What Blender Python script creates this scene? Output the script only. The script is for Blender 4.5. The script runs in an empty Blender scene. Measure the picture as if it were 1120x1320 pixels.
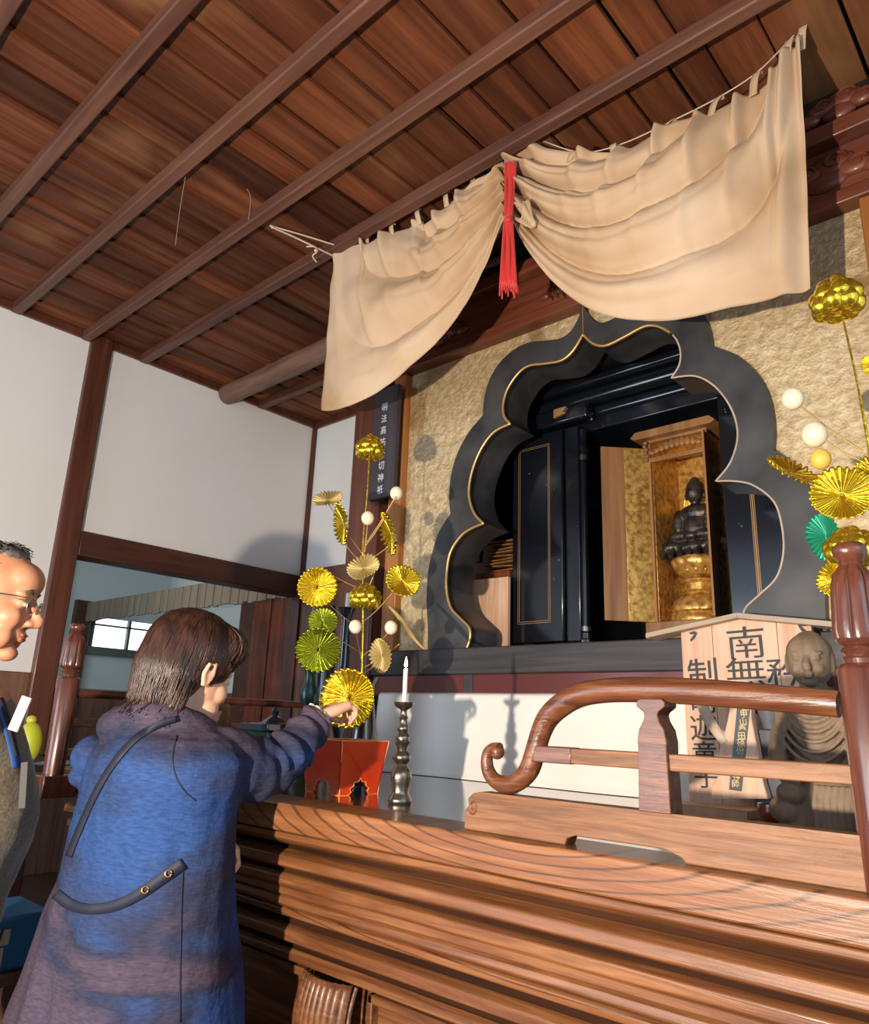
import bpy, math, random
import numpy as np
from mathutils import Vector, Matrix, noise as mnoise
from mathutils.geometry import tessellate_polygon
from mathutils.bvhtree import BVHTree
PI = math.pi
rnd = random.Random(7)
C = bpy.context.scene.collection

# ------------------------------------------------------------------ camera
F = 960.0
_mx = np.array([-1101., 228., F]); _mx /= np.linalg.norm(_mx)
_z = np.array([130., -3410., F]); _z -= _mx * _z.dot(_mx); _z /= np.linalg.norm(_z)
_X = -_mx; _Y = np.cross(_z, _X)
RM = np.array([_X, _Y, _z])
CAM = np.array([0., 0., 1.35])
cd = bpy.data.cameras.new('camera'); cam = bpy.data.objects.new('camera', cd); C.objects.link(cam)
cd.sensor_fit = 'HORIZONTAL'; cd.sensor_width = 36; cd.lens = F / 1120 * 36; cd.clip_start = .02
rx, ry, rz = RM[:, 0], -RM[:, 1], -RM[:, 2]
cam.matrix_world = Matrix(((rx[0], ry[0], rz[0], 0), (rx[1], ry[1], rz[1], 0), (rx[2], ry[2], rz[2], 1.35), (0, 0, 0, 1)))
bpy.context.scene.camera = cam

def ray(px, py): return RM @ np.array([px - 560., py - 660., F])
def Y_(px, py, y): r = ray(px, py); return Vector(CAM + r * (y / r[1]))
def X_(px, py, x): r = ray(px, py); return Vector(CAM + r * (x / r[0]))
def Z_(px, py, z): r = ray(px, py); return Vector(CAM + r * ((z - CAM[2]) / r[2]))
def D_(px, py, d): return Vector(CAM + ray(px, py) * (d / F))

# ------------------------------------------------------------------ world, lights, exposure
sc = bpy.context.scene
sc.view_settings.view_transform = 'Standard'; sc.view_settings.look = 'None'
sc.view_settings.gamma = 1; sc.view_settings.exposure = 0.46
sc.cycles.use_denoising = True
sc.cycles.max_bounces = 8; sc.cycles.diffuse_bounces = 4; sc.cycles.glossy_bounces = 4
sc.cycles.sample_clamp_indirect = 4
w = bpy.data.worlds.new('world'); sc.world = w; w.use_nodes = True
bg = w.node_tree.nodes['Background']; bg.inputs[0].default_value = (.72, .84, 1, 1); bg.inputs[1].default_value = 0.72

def light(name, kind, loc, energy, color, size=.1, target=None, spread=None, size_y=None, spot=None):
    d = bpy.data.lights.new(name, kind); d.energy = energy; d.color = color
    if kind == 'AREA':
        d.size = size
        if size_y: d.shape = 'RECTANGLE'; d.size_y = size_y
        if spread: d.spread = spread
    else: d.shadow_soft_size = size
    if kind == 'SPOT': d.spot_size = spot or 2.4; d.spot_blend = .6
    o = bpy.data.objects.new(name, d); o.location = loc; C.objects.link(o)
    if target is not None:
        o.rotation_euler = (Vector(target) - Vector(loc)).to_track_quat('-Z', 'Y').to_euler()
    return o
light('hand_lamp', 'SPOT', (-.66, -.72, 1.29), 250, (1, .84, .66), .022, (-1.3, 2.0, 1.72), spot=2.6)
light('doorway_daylight', 'AREA', (-3.3, -2.6, 1.5), 70, (.72, .86, 1), 2.2, (-2.0, 1.5, 1.3), size_y=1.8)
light('side_door_daylight', 'AREA', (2.3, .3, 2.2), 13, (.62, .82, 1), 1.4, (-.8, 2, 1.7), size_y=1.4)
light('side_room_fill', 'AREA', (-5.2, 1.4, 2.9), 16, (.75, .95, 1), 1.6, (-5.8, 3.2, 1.4))  # added fill lamp that brightens the side room from near its ceiling

# ------------------------------------------------------------------ materials
def mat(name, col=(.5, .5, .5), rough=.5, metal=0, spec=.5, emit=None, est=1, coat=0, sheen=0):
    m = bpy.data.materials.new(name); m.use_nodes = True
    b = m.node_tree.nodes['Principled BSDF']
    b.inputs['Base Color'].default_value = (*col, 1); b.inputs['Roughness'].default_value = rough
    b.inputs['Metallic'].default_value = metal; b.inputs['Specular IOR Level'].default_value = spec
    b.inputs['Coat Weight'].default_value = coat; b.inputs['Coat Roughness'].default_value = .12
    b.inputs['Sheen Weight'].default_value = sheen
    if emit: b.inputs['Emission Color'].default_value = (*emit, 1); b.inputs['Emission Strength'].default_value = est
    return m
def nd(m, t): return m.node_tree.nodes.new(t)
def lk(m, a, b): m.node_tree.links.new(a, b)
def texco(m, scale=(1, 1, 1), rot=(0, 0, 0)):
    tc = nd(m, 'ShaderNodeTexCoord'); mp = nd(m, 'ShaderNodeMapping')
    mp.inputs['Scale'].default_value = scale; mp.inputs['Rotation'].default_value = rot
    lk(m, tc.outputs['Object'], mp.inputs['Vector']); return mp.outputs['Vector']
def noise(m, vec, scale=5, detail=5, rough=.55, dist=0):
    n = nd(m, 'ShaderNodeTexNoise'); n.inputs['Scale'].default_value = scale; n.inputs['Detail'].default_value = detail
    n.inputs['Roughness'].default_value = rough; n.inputs['Distortion'].default_value = dist
    lk(m, vec, n.inputs['Vector']); return n.outputs['Fac']
def ramp(m, fac, stops):
    r = nd(m, 'ShaderNodeValToRGB'); e = r.color_ramp.elements
    while len(e) < len(stops): e.new(.5)
    for i, (p, c) in enumerate(stops): e[i].position = p; e[i].color = (*c, 1) if len(c) == 3 else c
    lk(m, fac, r.inputs['Fac']); return r.outputs['Color']
def mix(m, a, b, fac, mode='MIX'):
    x = nd(m, 'ShaderNodeMix'); x.data_type = 'RGBA'; x.blend_type = mode
    if isinstance(fac, (int, float)): x.inputs[0].default_value = fac
    else: lk(m, fac, x.inputs[0])
    for i, v in ((6, a), (7, b)):
        if isinstance(v, tuple): x.inputs[i].default_value = (*v, 1)
        else: lk(m, v, x.inputs[i])
    return x.outputs[2]
def bsdf(m): return m.node_tree.nodes['Principled BSDF']
def bump(m, h, strength=.3, dist=.01):
    b = nd(m, 'ShaderNodeBump'); b.inputs['Strength'].default_value = strength; b.inputs['Distance'].default_value = dist
    lk(m, h, b.inputs['Height']); lk(m, b.outputs[0], bsdf(m).inputs['Normal'])
def wood(name, dark, mid, light_, axis=0, rough=.5, coat=0, fine=26, bumps=.25, spec=.4, rings=0):
    m = mat(name, mid, rough, coat=coat, spec=spec)
    s = [fine, fine, fine]; s[axis] = fine * .06
    v = texco(m, tuple(s)); n1 = noise(m, v, 1, 7, .62, .6)
    s2 = [3.2, 3.2, 3.2]; s2[axis] = .7
    v2 = texco(m, tuple(s2)); n2 = noise(m, v2, 1, 4, .5, .3)
    c1 = ramp(m, n1, [(.3, dark), (.5, mid), (.72, light_)])
    c2 = ramp(m, n2, [(.3, dark), (.55, mid), (.8, light_)])
    c = mix(m, c1, c2, .42)
    if rings:
        wv = nd(m, 'ShaderNodeTexWave'); wv.wave_type = 'RINGS'; wv.rings_direction = 'Y'
        wv.inputs['Scale'].default_value = rings; wv.inputs['Distortion'].default_value = .9; wv.inputs['Detail'].default_value = 2
        wv.inputs['Detail Scale'].default_value = 1.2
        tv = texco(m, (1.0, .6, 5.0)); tv.node.inputs['Location'].default_value = (-.42, 0, -5.0 * 1.19)
        lk(m, tv, wv.inputs['Vector'])
        f = ramp(m, wv.outputs['Fac'], [(0, (.30,) * 3), (.10, (.75,) * 3), (.2, (1,) * 3)])
        c = mix(m, c, f, .85, 'MULTIPLY')
    lk(m, c, bsdf(m).inputs['Base Color']); bump(m, n1, bumps, .004)
    return m
M = {}
def plank_mat(name, dark, mid, light_, axis):
    m = wood(name, dark, mid, light_, axis, .62, fine=22, bumps=.4, spec=.25)
    at = nd(m, 'ShaderNodeAttribute'); at.attribute_name = 'tone'
    b = bsdf(m).inputs['Base Color']; src = b.links[0].from_socket
    t = ramp(m, at.outputs['Fac'], [(0, (.50, .42, .38)), (.5, (.95, .88, .84)), (1, (1.45, 1.25, 1.05))])
    c = mix(m, src, t, 1.0, 'MULTIPLY')
    n = noise(m, texco(m, (2.0, 1.2, 2)), 1.3, 3, .5)
    c = mix(m, c, (.40, .22, .09), ramp(m, n, [(.56, (0, 0, 0)), (.75, (.55, .55, .55))]))
    lk(m, c, b); return m
M['ceil'] = plank_mat('ceiling_boards', (.028, .009, .004), (.132, .043, .019), (.27, .105, .045), 1)
M['batten'] = wood('batten_wood', (.05, .02, .014), (.13, .052, .032), (.22, .10, .06), 0, .5)
M['pillar'] = wood('pillar_wood', (.035, .010, .006), (.105, .030, .016), (.17, .058, .03), 2, .42, coat=.15)
M['beam'] = wood('dark_beam_wood', (.03, .012, .009), (.085, .03, .018), (.15, .062, .038), 1, .42)
M['log'] = wood('log_wood', (.07, .035, .024), (.22, .12, .08), (.34, .21, .15), 0, .6, bumps=.5)
M['header'] = wood('header_wood', (.05, .012, .008), (.17, .045, .024), (.27, .10, .05), 0, .42, coat=.2)
M['jamb'] = wood('orange_jamb_wood', (.16, .045, .01), (.36, .13, .03), (.5, .24, .08), 2, .4)
M['groove_shade'] = wood('shaded_groove_wood', (.010, .004, .002), (.032, .012, .006), (.07, .027, .013), 0, .85, spec=.08)  # altar wood darkened: shade of the moulding recesses put into the colour
M['table'] = wood('altar_wood', (.035, .011, .005), (.165, .060, .022), (.38, .17, .060), 0, .42, coat=.06, fine=52, bumps=.3)
M['slab'] = wood('altar_slab_wood', (.05, .017, .007), (.21, .080, .030), (.37, .17, .068), 0, .36, coat=.12, fine=48, bumps=.4, rings=4.6)
M['tabletop'] = wood('altar_top_wood', (.035, .014, .008), (.10, .045, .024), (.17, .085, .05), 0, .15, coat=.8, fine=14, bumps=.05, spec=.6)
M['rail'] = wood('rail_wood', (.035, .010, .006), (.135, .045, .020), (.31, .12, .045), 0, .30, coat=.25, fine=75, bumps=.5)
M['railpale'] = wood('rail_pale_wood', (.06, .022, .010), (.20, .085, .036), (.37, .18, .085), 0, .5, fine=85, bumps=.5)
M['post'] = wood('post_wood', (.035, .010, .007), (.10, .030, .018), (.20, .075, .042), 2, .28, fine=60, coat=.5)
M['greywood'] = wood('grey_sill_wood', (.018, .017, .019), (.045, .042, .045), (.11, .10, .10), 0, .5, bumps=.3)
M['pale'] = wood('pale_new_wood', (.46, .24, .14), (.70, .45, .31), (.80, .58, .43), 2, .5, fine=42, bumps=.08)
M['paleroof'] = wood('weathered_pale_wood', (.30, .22, .16), (.52, .40, .30), (.66, .54, .43), 0, .6, fine=18, bumps=.1)
M['brownwall'] = wood('brown_board_wood', (.06, .025, .015), (.17, .08, .05), (.26, .14, .09), 2, .55)
M['reddoor'] = wood('red_door_wood', (.07, .015, .008), (.22, .05, .025), (.34, .12, .06), 2, .4)
M['floor'] = wood('floor_wood', (.02, .012, .009), (.06, .035, .025), (.10, .06, .045), 0, .35, coat=.2)
M['statuewood'] = wood('statue_wood', (.085, .055, .035), (.22, .155, .10), (.36, .27, .18), 2, .65, fine=16, bumps=.6)

M['plaster'] = m = mat('white_plaster', (.74, .72, .70), .85, spec=.15)
n = noise(m, texco(m, (1, 1, 1)), 1.1, 4)
lk(m, ramp(m, n, [(.3, (.84, .825, .81)), (.7, (.78, .76, .735))]), bsdf(m).inputs['Base Color'])
bump(m, noise(m, texco(m), 60, 3), .08, .002)
M['plaster_cool'] = mat('side_room_plaster', (.62, .66, .66), .85, spec=.15)

M['goldwall'] = m = mat('crumpled_gold_paper', (.6, .46, .26), .42, metal=.35, spec=.5)
v = texco(m); n1 = noise(m, v, 34, 9, .62, .25); n2 = noise(m, v, 2.2, 4, .5)
c = ramp(m, n1, [(.3, (.50, .36, .19)), (.5, (.66, .50, .29)), (.7, (.82, .66, .42))])
st = ramp(m, noise(m, texco(m, (1.3, 1.3, 1)), 4.2, 3, .5, .4), [(.60, (0, 0, 0)), (.68, (.75, .75, .75))])
c = mix(m, c, (.36, .22, .08), st)
lk(m, c, bsdf(m).inputs['Base Color']); bump(m, n1, .8, .016)
M['curtain'] = m = mat('aged_cream_cloth', (.62, .48, .34), .85, spec=.15)
n = noise(m, texco(m, (1.2, 1.2, 1.2)), 1.8, 4, .5)
c = ramp(m, n, [(.3, (.64, .48, .34)), (.5, (.55, .385, .245)), (.72, (.38, .22, .10))])
wv = nd(m, 'ShaderNodeTexWave'); wv.inputs['Scale'].default_value = 180; wv.bands_direction = 'Z'; lk(m, texco(m), wv.inputs['Vector'])
lk(m, c, bsdf(m).inputs['Base Color']); bump(m, noise(m, texco(m), 90, 3), .12, .002)
M['whitecloth'] = m = mat('white_altar_cloth', (.86, .84, .80), .75, spec=.2)
bump(m, noise(m, texco(m, (1, 1, 2)), 7, 3), .25, .02)
M['redsash'] = m = mat('red_sash_cloth', (.55, .018, .012), .6, sheen=.3)
M['rope'] = mat('pale_rope', (.62, .48, .38), .8)
M['blacklac'] = m = mat('black_lacquer', (.006, .008, .013), .16, spec=.6, coat=.5)
sp = ramp(m, noise(m, texco(m), 55, 2, .5), [(.75, (.006, .008, .013)), (.80, (.22, .22, .24))])
lk(m, sp, bsdf(m).inputs['Base Color'])
M['arch'] = m = mat('worn_black_lacquer', (.035, .037, .043), .42, spec=.4)
n = noise(m, texco(m), 5, 5)
lk(m, ramp(m, n, [(.35, (.024, .024, .027)), (.7, (.078, .075, .076))]), bsdf(m).inputs['Base Color'])
M['goldedge'] = mat('gilt_edge', (.72, .45, .16), .35, metal=.7)
M['goldline'] = mat('gold_line', (.55, .30, .12), .4, metal=.5)
M['gold'] = m = mat('old_gilding', (.75, .42, .10), .35, metal=.55)
n = noise(m, texco(m), 45, 5); bump(m, n, .5, .004)
lk(m, ramp(m, n, [(.35, (.36, .16, .03)), (.6, (.80, .48, .13))]), bsdf(m).inputs['Base Color'])
M['brightgold'] = m = mat('bright_gilding', (.95, .60, .16), .35, metal=.45)
bump(m, noise(m, texco(m), 60, 4), .6, .005)
M['foil'] = m = mat('yellow_gold_foil', (.86, .62, .04), .2, metal=.9)
n = noise(m, texco(m), 34, 3); bump(m, n, .55, .006)
M['foilback'] = mat('dull_foil_back', (.50, .36, .13), .45, metal=.5)
M['foilgreen'] = m = mat('greenish_gold_foil', (.62, .62, .05), .2, metal=.9)
bump(m, noise(m, texco(m), 34, 3), .55, .006)
M['bead'] = m = mat('cream_bead', (.84, .73, .52), .45)
M['beadyellow'] = mat('amber_bead', (.80, .50, .08), .4)
M['cabwood'] = wood('cabinet_gilt_wood', (.14, .055, .02), (.31, .145, .05), (.47, .26, .105), 2, .4, fine=20)
M['bronze'] = m = mat('dark_bronze', (.06, .05, .045), .4, metal=.6)
lk(m, ramp(m, noise(m, texco(m), 30, 4), [(.35, (.03, .026, .024)), (.7, (.13, .10, .08))]), bsdf(m).inputs['Base Color'])
M['greenbronze'] = m = mat('green_bronze', (.035, .075, .06), .3, metal=.6)
M['pewter'] = m = mat('worn_pewter', (.30, .27, .22), .25, metal=.95)
bump(m, noise(m, texco(m), 40, 3), .2, .002)
M['wax'] = mat('candle_wax', (.88, .86, .80), .5)
bsdf(M['wax']).inputs['Subsurface Weight'].default_value = .3
M['flame'] = mat('flame', (1, .7, .3), .5, emit=(1, .66, .28), est=14)
M['wick'] = mat('wick', (.02, .015, .01), .9)
M['redlac'] = m = mat('red_lacquer', (.72, .045, .008), .3, coat=.4)
n = noise(m, texco(m), 9, 4)
lk(m, ramp(m, n, [(.3, (.58, .03, .006)), (.7, (.80, .075, .012))]), bsdf(m).inputs['Base Color'])
M['redpanel'] = mat('dull_red_panel', (.11, .016, .011), .4, coat=.2)
M['wornedge'] = mat('worn_yellow_edge', (.80, .42, .12), .5)
M['blackvase'] = mat('black_vase_glaze', (.008, .009, .012), .08, coat=.6)
M['ink'] = mat('grey_black_ink', (.055, .055, .06), .8)
M['ink2'] = mat('faded_ink', (.10, .085, .07), .85)
M['signdark'] = wood('dark_sign_wood', (.02, .018, .022), (.05, .045, .055), (.085, .07, .08), 2, .5)
M['whitepaint'] = mat('white_lettering', (.62, .64, .68), .6)
M['goldpaint'] = mat('gold_lettering', (.75, .55, .22), .5)
M['bluelab'] = mat('dark_blue_label', (.02, .025, .035), .4)
M['paper'] = mat('paper', (.55, .48, .40), .8)
M['papergrey'] = mat('grey_paper', (.30, .30, .32), .8)
M['badge'] = mat('badge_grey', (.06, .058, .06), .5, spec=.2)
M['window_glow'] = mat('daylit_paper', (.8, .85, .85), .8, emit=(.86, 1, 1), est=1.6)
M['black'] = mat('black_board', (.010, .009, .009), .5)
M['bluebox'] = mat('blue_box_plastic', (.03, .17, .36), .35)
M['plastic'] = mat('clear_plastic_bag', (.3, .3, .32), .3)
M['yellowgreen'] = mat('yellow_green_rind', (.50, .52, .04), .45)
M['darkglass'] = mat('dark_glass', (.02, .03, .045), .05, coat=1)
M['skin_w'] = m = mat('light_skin', (.70, .40, .27), .5)
bsdf(m).inputs['Subsurface Weight'].default_value = .15; bsdf(m).inputs['Subsurface Radius'].default_value = (.02, .008, .004)
M['skin_m'] = m = mat('tanned_skin', (.52, .235, .13), .48)
bsdf(m).inputs['Subsurface Weight'].default_value = .12; bsdf(m).inputs['Subsurface Radius'].default_value = (.02, .008, .004)
lk(m, ramp(m, noise(m, texco(m), 22, 3), [(.35, (.55, .26, .15)), (.7, (.47, .19, .10))]), bsdf(m).inputs['Base Color'])
M['hair_w'] = m = mat('dark_brown_hair', (.05, .020, .012), .38, spec=.5)
lk(m, ramp(m, noise(m, texco(m, (30, 30, 4)), 2, 4), [(.35, (.016, .008, .006)), (.75, (.075, .028, .016))]), bsdf(m).inputs['Base Color'])
M['hair_m'] = m = mat('greying_hair', (.05, .045, .045), .5)
lk(m, ramp(m, noise(m, texco(m, (1, 1, 1)), 60, 3), [(.35, (.02, .017, .016)), (.75, (.20, .18, .17))]), bsdf(m).inputs['Base Color'])
M['lips'] = mat('lips', (.45, .13, .09), .45)
M['eye'] = mat('eye_white', (.6, .55, .5), .2)
M['metalframe'] = mat('pale_metal', (.75, .70, .62), .2, metal=.9)
M['lens'] = mat('spectacle_glass', (.8, .85, .85), .02)
bsdf(M['lens']).inputs['Transmission Weight'].default_value = 1
M['linen'] = m = mat('blue_linen', (.04, .09, .30), .85, spec=.15)
n = noise(m, texco(m, (2.6, 2.6, 6.5)), 1.0, 2, .4, .3); n3 = noise(m, texco(m, (60, 60, 240)), 1, 3)
c = ramp(m, n, [(.38, (.024, .060, .19)), (.46, (.026, .045, .12)), (.52, (.026, .030, .062)), (.60, (.065, .050, .078))])
c = mix(m, c, ramp(m, n3, [(.3, (.72,) * 3), (.7, (1.25,) * 3)]), 1.0, 'MULTIPLY')
lk(m, c, bsdf(m).inputs['Base Color']); bump(m, noise(m, texco(m, (1, 1, .7)), 13, 5, .6), .7, .012)
M['strap'] = mat('navy_strap', (.012, .015, .035), .7)
M['wool'] = m = mat('olive_brown_wool', (.11, .085, .055), .95, sheen=.3, spec=.1)
n = noise(m, texco(m), 160, 3)
lk(m, ramp(m, n, [(.35, (.075, .058, .038)), (.7, (.17, .13, .085))]), bsdf(m).inputs['Base Color']); bump(m, n, .4, .003)
M['shirtdark'] = mat('black_undershirt', (.012, .012, .015), .8)
M['trousers'] = mat('dark_trousers', (.015, .016, .022), .85)
M['lanyard'] = mat('blue_lanyard', (.015, .06, .22), .6)
M['eyelet'] = mat('brass_eyelet', (.45, .26, .12), .3, metal=.9)
M['lace'] = mat('pale_lace', (.55, .45, .40), .85)
M['green'] = mat('green_foil', (.02, .30, .18), .35, metal=.4)
M['cobweb'] = mat('cobweb_thread', (.35, .30, .25), .8)
M['charm'] = mat('red_print', (.45, .06, .05), .7)

# ------------------------------------------------------------------ mesh builder
def spline(pts, n=8, closed=False):
    P = [Vector(p) for p in pts]; out = []; L = len(P)
    for i in range(L if closed else L - 1):
        if closed: a, b, c_, d = P[i - 1], P[i], P[(i + 1) % L], P[(i + 2) % L]
        else: a = P[max(i - 1, 0)]; b = P[i]; c_ = P[i + 1]; d = P[min(i + 2, L - 1)]
        for k in range(n):
            t = k / n
            out.append(.5 * ((2 * b) + (c_ - a) * t + (2 * a - 5 * b + 4 * c_ - d) * t * t + (3 * b - a - 3 * c_ + d) * t ** 3))
    if not closed: out.append(P[-1].copy())
    return out
def lin(a, b, t): return a + (b - a) * t
def interp(x, xs, ys):
    if x <= xs[0]: return ys[0]
    for i in range(len(xs) - 1):
        if x <= xs[i + 1]: return lin(ys[i], ys[i + 1], (x - xs[i]) / (xs[i + 1] - xs[i]))
    return ys[-1]
def frame(d):
    d = d.normalized(); u = Vector((0, 0, 1)) if abs(d.z) < .9 else Vector((0, 1, 0))
    a = d.cross(u).normalized(); return a, a.cross(d).normalized()

class MB:
    def __init__(s): s.v = []; s.f = []
    def add(s, vs, fs):
        o = len(s.v); s.v += [Vector(v) for v in vs]; s.f += [tuple(i + o for i in f) for f in fs]; return s
    def box(s, x0, x1, y0, y1, z0, z1):
        return s.add([(x, y, z) for z in (z0, z1) for y in (y0, y1) for x in (x0, x1)],
                     [(0, 2, 3, 1), (4, 5, 7, 6), (0, 1, 5, 4), (2, 6, 7, 3), (0, 4, 6, 2), (1, 3, 7, 5)])
    def obox(s, c, size, R=None):
        b = MB().box(-size[0] / 2, size[0] / 2, -size[1] / 2, size[1] / 2, -size[2] / 2, size[2] / 2)
        R = R or Matrix.Identity(3)
        return s.add([R @ v + Vector(c) for v in b.v], b.f)
    def prism(s, poly, fn0, fn1):
        """poly: 2D points, fn0/fn1 map 2D -> 3D for the two caps"""
        n = len(poly); vs = [fn0(*p) for p in poly] + [fn1(*p) for p in poly]
        tris = tessellate_polygon([[Vector((p[0], p[1], 0)) for p in poly]])
        fs = [tuple(t) for t in tris] + [tuple(i + n for i in reversed(t)) for t in tris]
        fs += [(i, (i + 1) % n, n + (i + 1) % n, n + i) for i in range(n)]
        return s.add(vs, fs)
    def tube(s, path, rad, n=10, cap=True, flat=None, up=None):
        P = [Vector(p) for p in path]; o = len(s.v); prev = None
        for i, p in enumerate(P):
            d = (P[min(i + 1, len(P) - 1)] - P[max(i - 1, 0)])
            if d.length < 1e-9: d = Vector((0, 0, 1))
            d.normalize()
            if up is not None:
                a = d.cross(Vector(up)).normalized(); b = a.cross(d).normalized()
            elif prev is None: a, b = frame(d)
            else:
                a = (prev - d * prev.dot(d)).normalized(); b = a.cross(d).normalized()
            prev = a
            r = rad[i] if isinstance(rad, (list, tuple)) else rad
            ra, rb = (r if isinstance(r, (tuple, list)) else (r, r if flat is None else r * flat))
            for k in range(n):
                t = 2 * PI * k / n; s.v.append(p + a * math.cos(t) * ra + b * math.sin(t) * rb)
        for i in range(len(P) - 1):
            for k in range(n):
                s.f.append((o + i * n + k, o + i * n + (k + 1) % n, o + (i + 1) * n + (k + 1) % n, o + (i + 1) * n + k))
        if cap:
            s.f.append(tuple(o + k for k in range(n))[::-1]); e = o + (len(P) - 1) * n; s.f.append(tuple(e + k for k in range(n)))
        return s
    def lathe(s, prof, c=(0, 0, 0), n=24, fn=None, R=None):
        o = len(s.v); c = Vector(c); R = R or Matrix.Identity(3)
        for j, (r, z) in enumerate(prof):
            for k in range(n):
                t = 2 * PI * k / n; q = r * (fn(t, j, z) if fn else 1)
                s.v.append(c + R @ Vector((q * math.cos(t), q * math.sin(t), z)))
        for j in range(len(prof) - 1):
            for k in range(n):
                s.f.append((o + j * n + k, o + j * n + (k + 1) % n, o + (j + 1) * n + (k + 1) % n, o + (j + 1) * n + k))
        s.f.append(tuple(o + k for k in range(n))[::-1]); e = o + (len(prof) - 1) * n; s.f.append(tuple(e + k for k in range(n)))
        return s
    def ell(s, c, r, R=None, n=16, m=10):
        if not isinstance(r, (tuple, list)): r = (r, r, r)
        R = R or Matrix.Identity(3); c = Vector(c); o = len(s.v)
        s.v.append(c + R @ Vector((0, 0, -r[2])))
        for j in range(1, m):
            a = -PI / 2 + PI * j / m
            for k in range(n):
                t = 2 * PI * k / n
                s.v.append(c + R @ Vector((r[0] * math.cos(a) * math.cos(t), r[1] * math.cos(a) * math.sin(t), r[2] * math.sin(a))))
        s.v.append(c + R @ Vector((0, 0, r[2]))); e = len(s.v) - 1
        for k in range(n):
            s.f.append((o, o + 1 + (k + 1) % n, o + 1 + k))
            s.f.append((e, e - n + k, e - n + (k + 1) % n))
        for j in range(m - 2):
            for k in range(n):
                a = o + 1 + j * n
                s.f.append((a + k, a + (k + 1) % n, a + n + (k + 1) % n, a + n + k))
        return s
    def grid(s, fn, nu, nv, close_u=False):
        o = len(s.v)
        for j in range(nv + 1):
            for i in range(nu + (0 if close_u else 1)): s.v.append(Vector(fn(i / nu, j / nv)))
        w_ = nu if close_u else nu + 1
        for j in range(nv):
            for i in range(nu):
                i2 = (i + 1) % w_
                s.f.append((o + j * w_ + i, o + j * w_ + i2, o + (j + 1) * w_ + i2, o + (j + 1) * w_ + i))
        return s
    def loft(s, rings, cap=True):
        o = len(s.v); n = len(rings[0])
        for r in rings: s.v += [Vector(p) for p in r]
        for j in range(len(rings) - 1):
            for k in range(n):
                s.f.append((o + j * n + k, o + j * n + (k + 1) % n, o + (j + 1) * n + (k + 1) % n, o + (j + 1) * n + k))
        if cap:
            s.f.append(tuple(o + k for k in range(n))[::-1]); e = o + (len(rings) - 1) * n; s.f.append(tuple(e + k for k in range(n)))
        return s
    def xf(s, Mx):
        s.v = [Mx @ v for v in s.v]; return s
    def join(s, b): return s.add(b.v, b.f)
    def build(s, name, m, parent=None, bevel=0, smooth=35, solid=0, sub=0, label=None, origin=None, segs=2):
        me = bpy.data.meshes.new(name)
        off = wloc(parent) if parent is not None else Vector(origin or (0, 0, 0))
        me.from_pydata([tuple(v - off) for v in s.v], [], s.f); me.validate(); me.update()
        import bmesh as _b
        bm = _b.new(); bm.from_mesh(me); _b.ops.recalc_face_normals(bm, faces=bm.faces); bm.to_mesh(me); bm.free()
        me.materials.append(M[m] if isinstance(m, str) else m)
        if smooth:
            me.polygons.foreach_set('use_smooth', [True] * len(me.polygons))
            if smooth < 180: me.set_sharp_from_angle(angle=math.radians(smooth))
        o = bpy.data.objects.new(name, me); C.objects.link(o)
        if parent is not None: o.parent = parent
        else: o.location = off
        if solid: q = o.modifiers.new('s', 'SOLIDIFY'); q.thickness = solid; q.offset = 0
        if bevel:
            q = o.modifiers.new('b', 'BEVEL'); q.width = bevel; q.segments = segs; q.limit_method = 'ANGLE'; q.angle_limit = math.radians(40)
        if sub: q = o.modifiers.new('u', 'SUBSURF'); q.levels = sub; q.render_levels = sub
        if label: o['label'] = label
        return o
    def fused(s, voxel=.004, smooth=3):
        me = bpy.data.meshes.new('tmp'); me.from_pydata([tuple(v) for v in s.v], [], s.f); me.update()
        o = bpy.data.objects.new('tmp', me); C.objects.link(o)
        q = o.modifiers.new('r', 'REMESH'); q.mode = 'VOXEL'; q.voxel_size = voxel
        if smooth: q = o.modifiers.new('m', 'SMOOTH'); q.factor = .5; q.iterations = smooth
        dg = bpy.context.evaluated_depsgraph_get(); dg.update()
        e = o.evaluated_get(dg); m2 = e.to_mesh()
        r = MB(); r.v = [v.co.copy() for v in m2.vertices]; r.f = [tuple(p.vertices) for p in m2.polygons]
        e.to_mesh_clear(); bpy.data.objects.remove(o); bpy.data.meshes.remove(me)
        return r

def wloc(o):
    v = Vector(o.location)
    while o.parent: o = o.parent; v += Vector(o.location)
    return v
def tag(o, label, cat, group=None, kind=None):
    o['label'] = label; o['category'] = cat
    if group: o['group'] = group
    if kind: o['kind'] = kind
    return o
def thing(name, label, cat, loc=(0, 0, 0), group=None):
    o = bpy.data.objects.new(name, None); o.empty_display_size = .05; C.objects.link(o); o.location = loc
    return tag(o, label, cat, group)
def struct(o): o['kind'] = 'structure'; return o
def text_mb(ch, size, fn, depth=.0015, bold=.0):
    cu = bpy.data.curves.new('t', 'FONT'); cu.body = ch; cu.size = 1; cu.align_x = 'CENTER'; cu.resolution_u = 2; cu.offset = bold
    cu.extrude = 0
    o = bpy.data.objects.new('t', cu); C.objects.link(o); dg = bpy.context.evaluated_depsgraph_get(); dg.update()
    me = o.evaluated_get(dg).to_mesh(); vs = [v.co.copy() for v in me.vertices]; fs = [tuple(p.vertices) for p in me.polygons]
    o.evaluated_get(dg).to_mesh_clear(); bpy.data.objects.remove(o); bpy.data.curves.remove(cu)
    xs = [v.x for v in vs]; ys = [v.y for v in vs]
    cx, cy = (min(xs) + max(xs)) / 2, (min(ys) + max(ys)) / 2
    k = size / .92
    b = MB(); b.add([fn((v.x - cx) * k, (v.y - cy) * k) for v in vs], fs); return b

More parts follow.
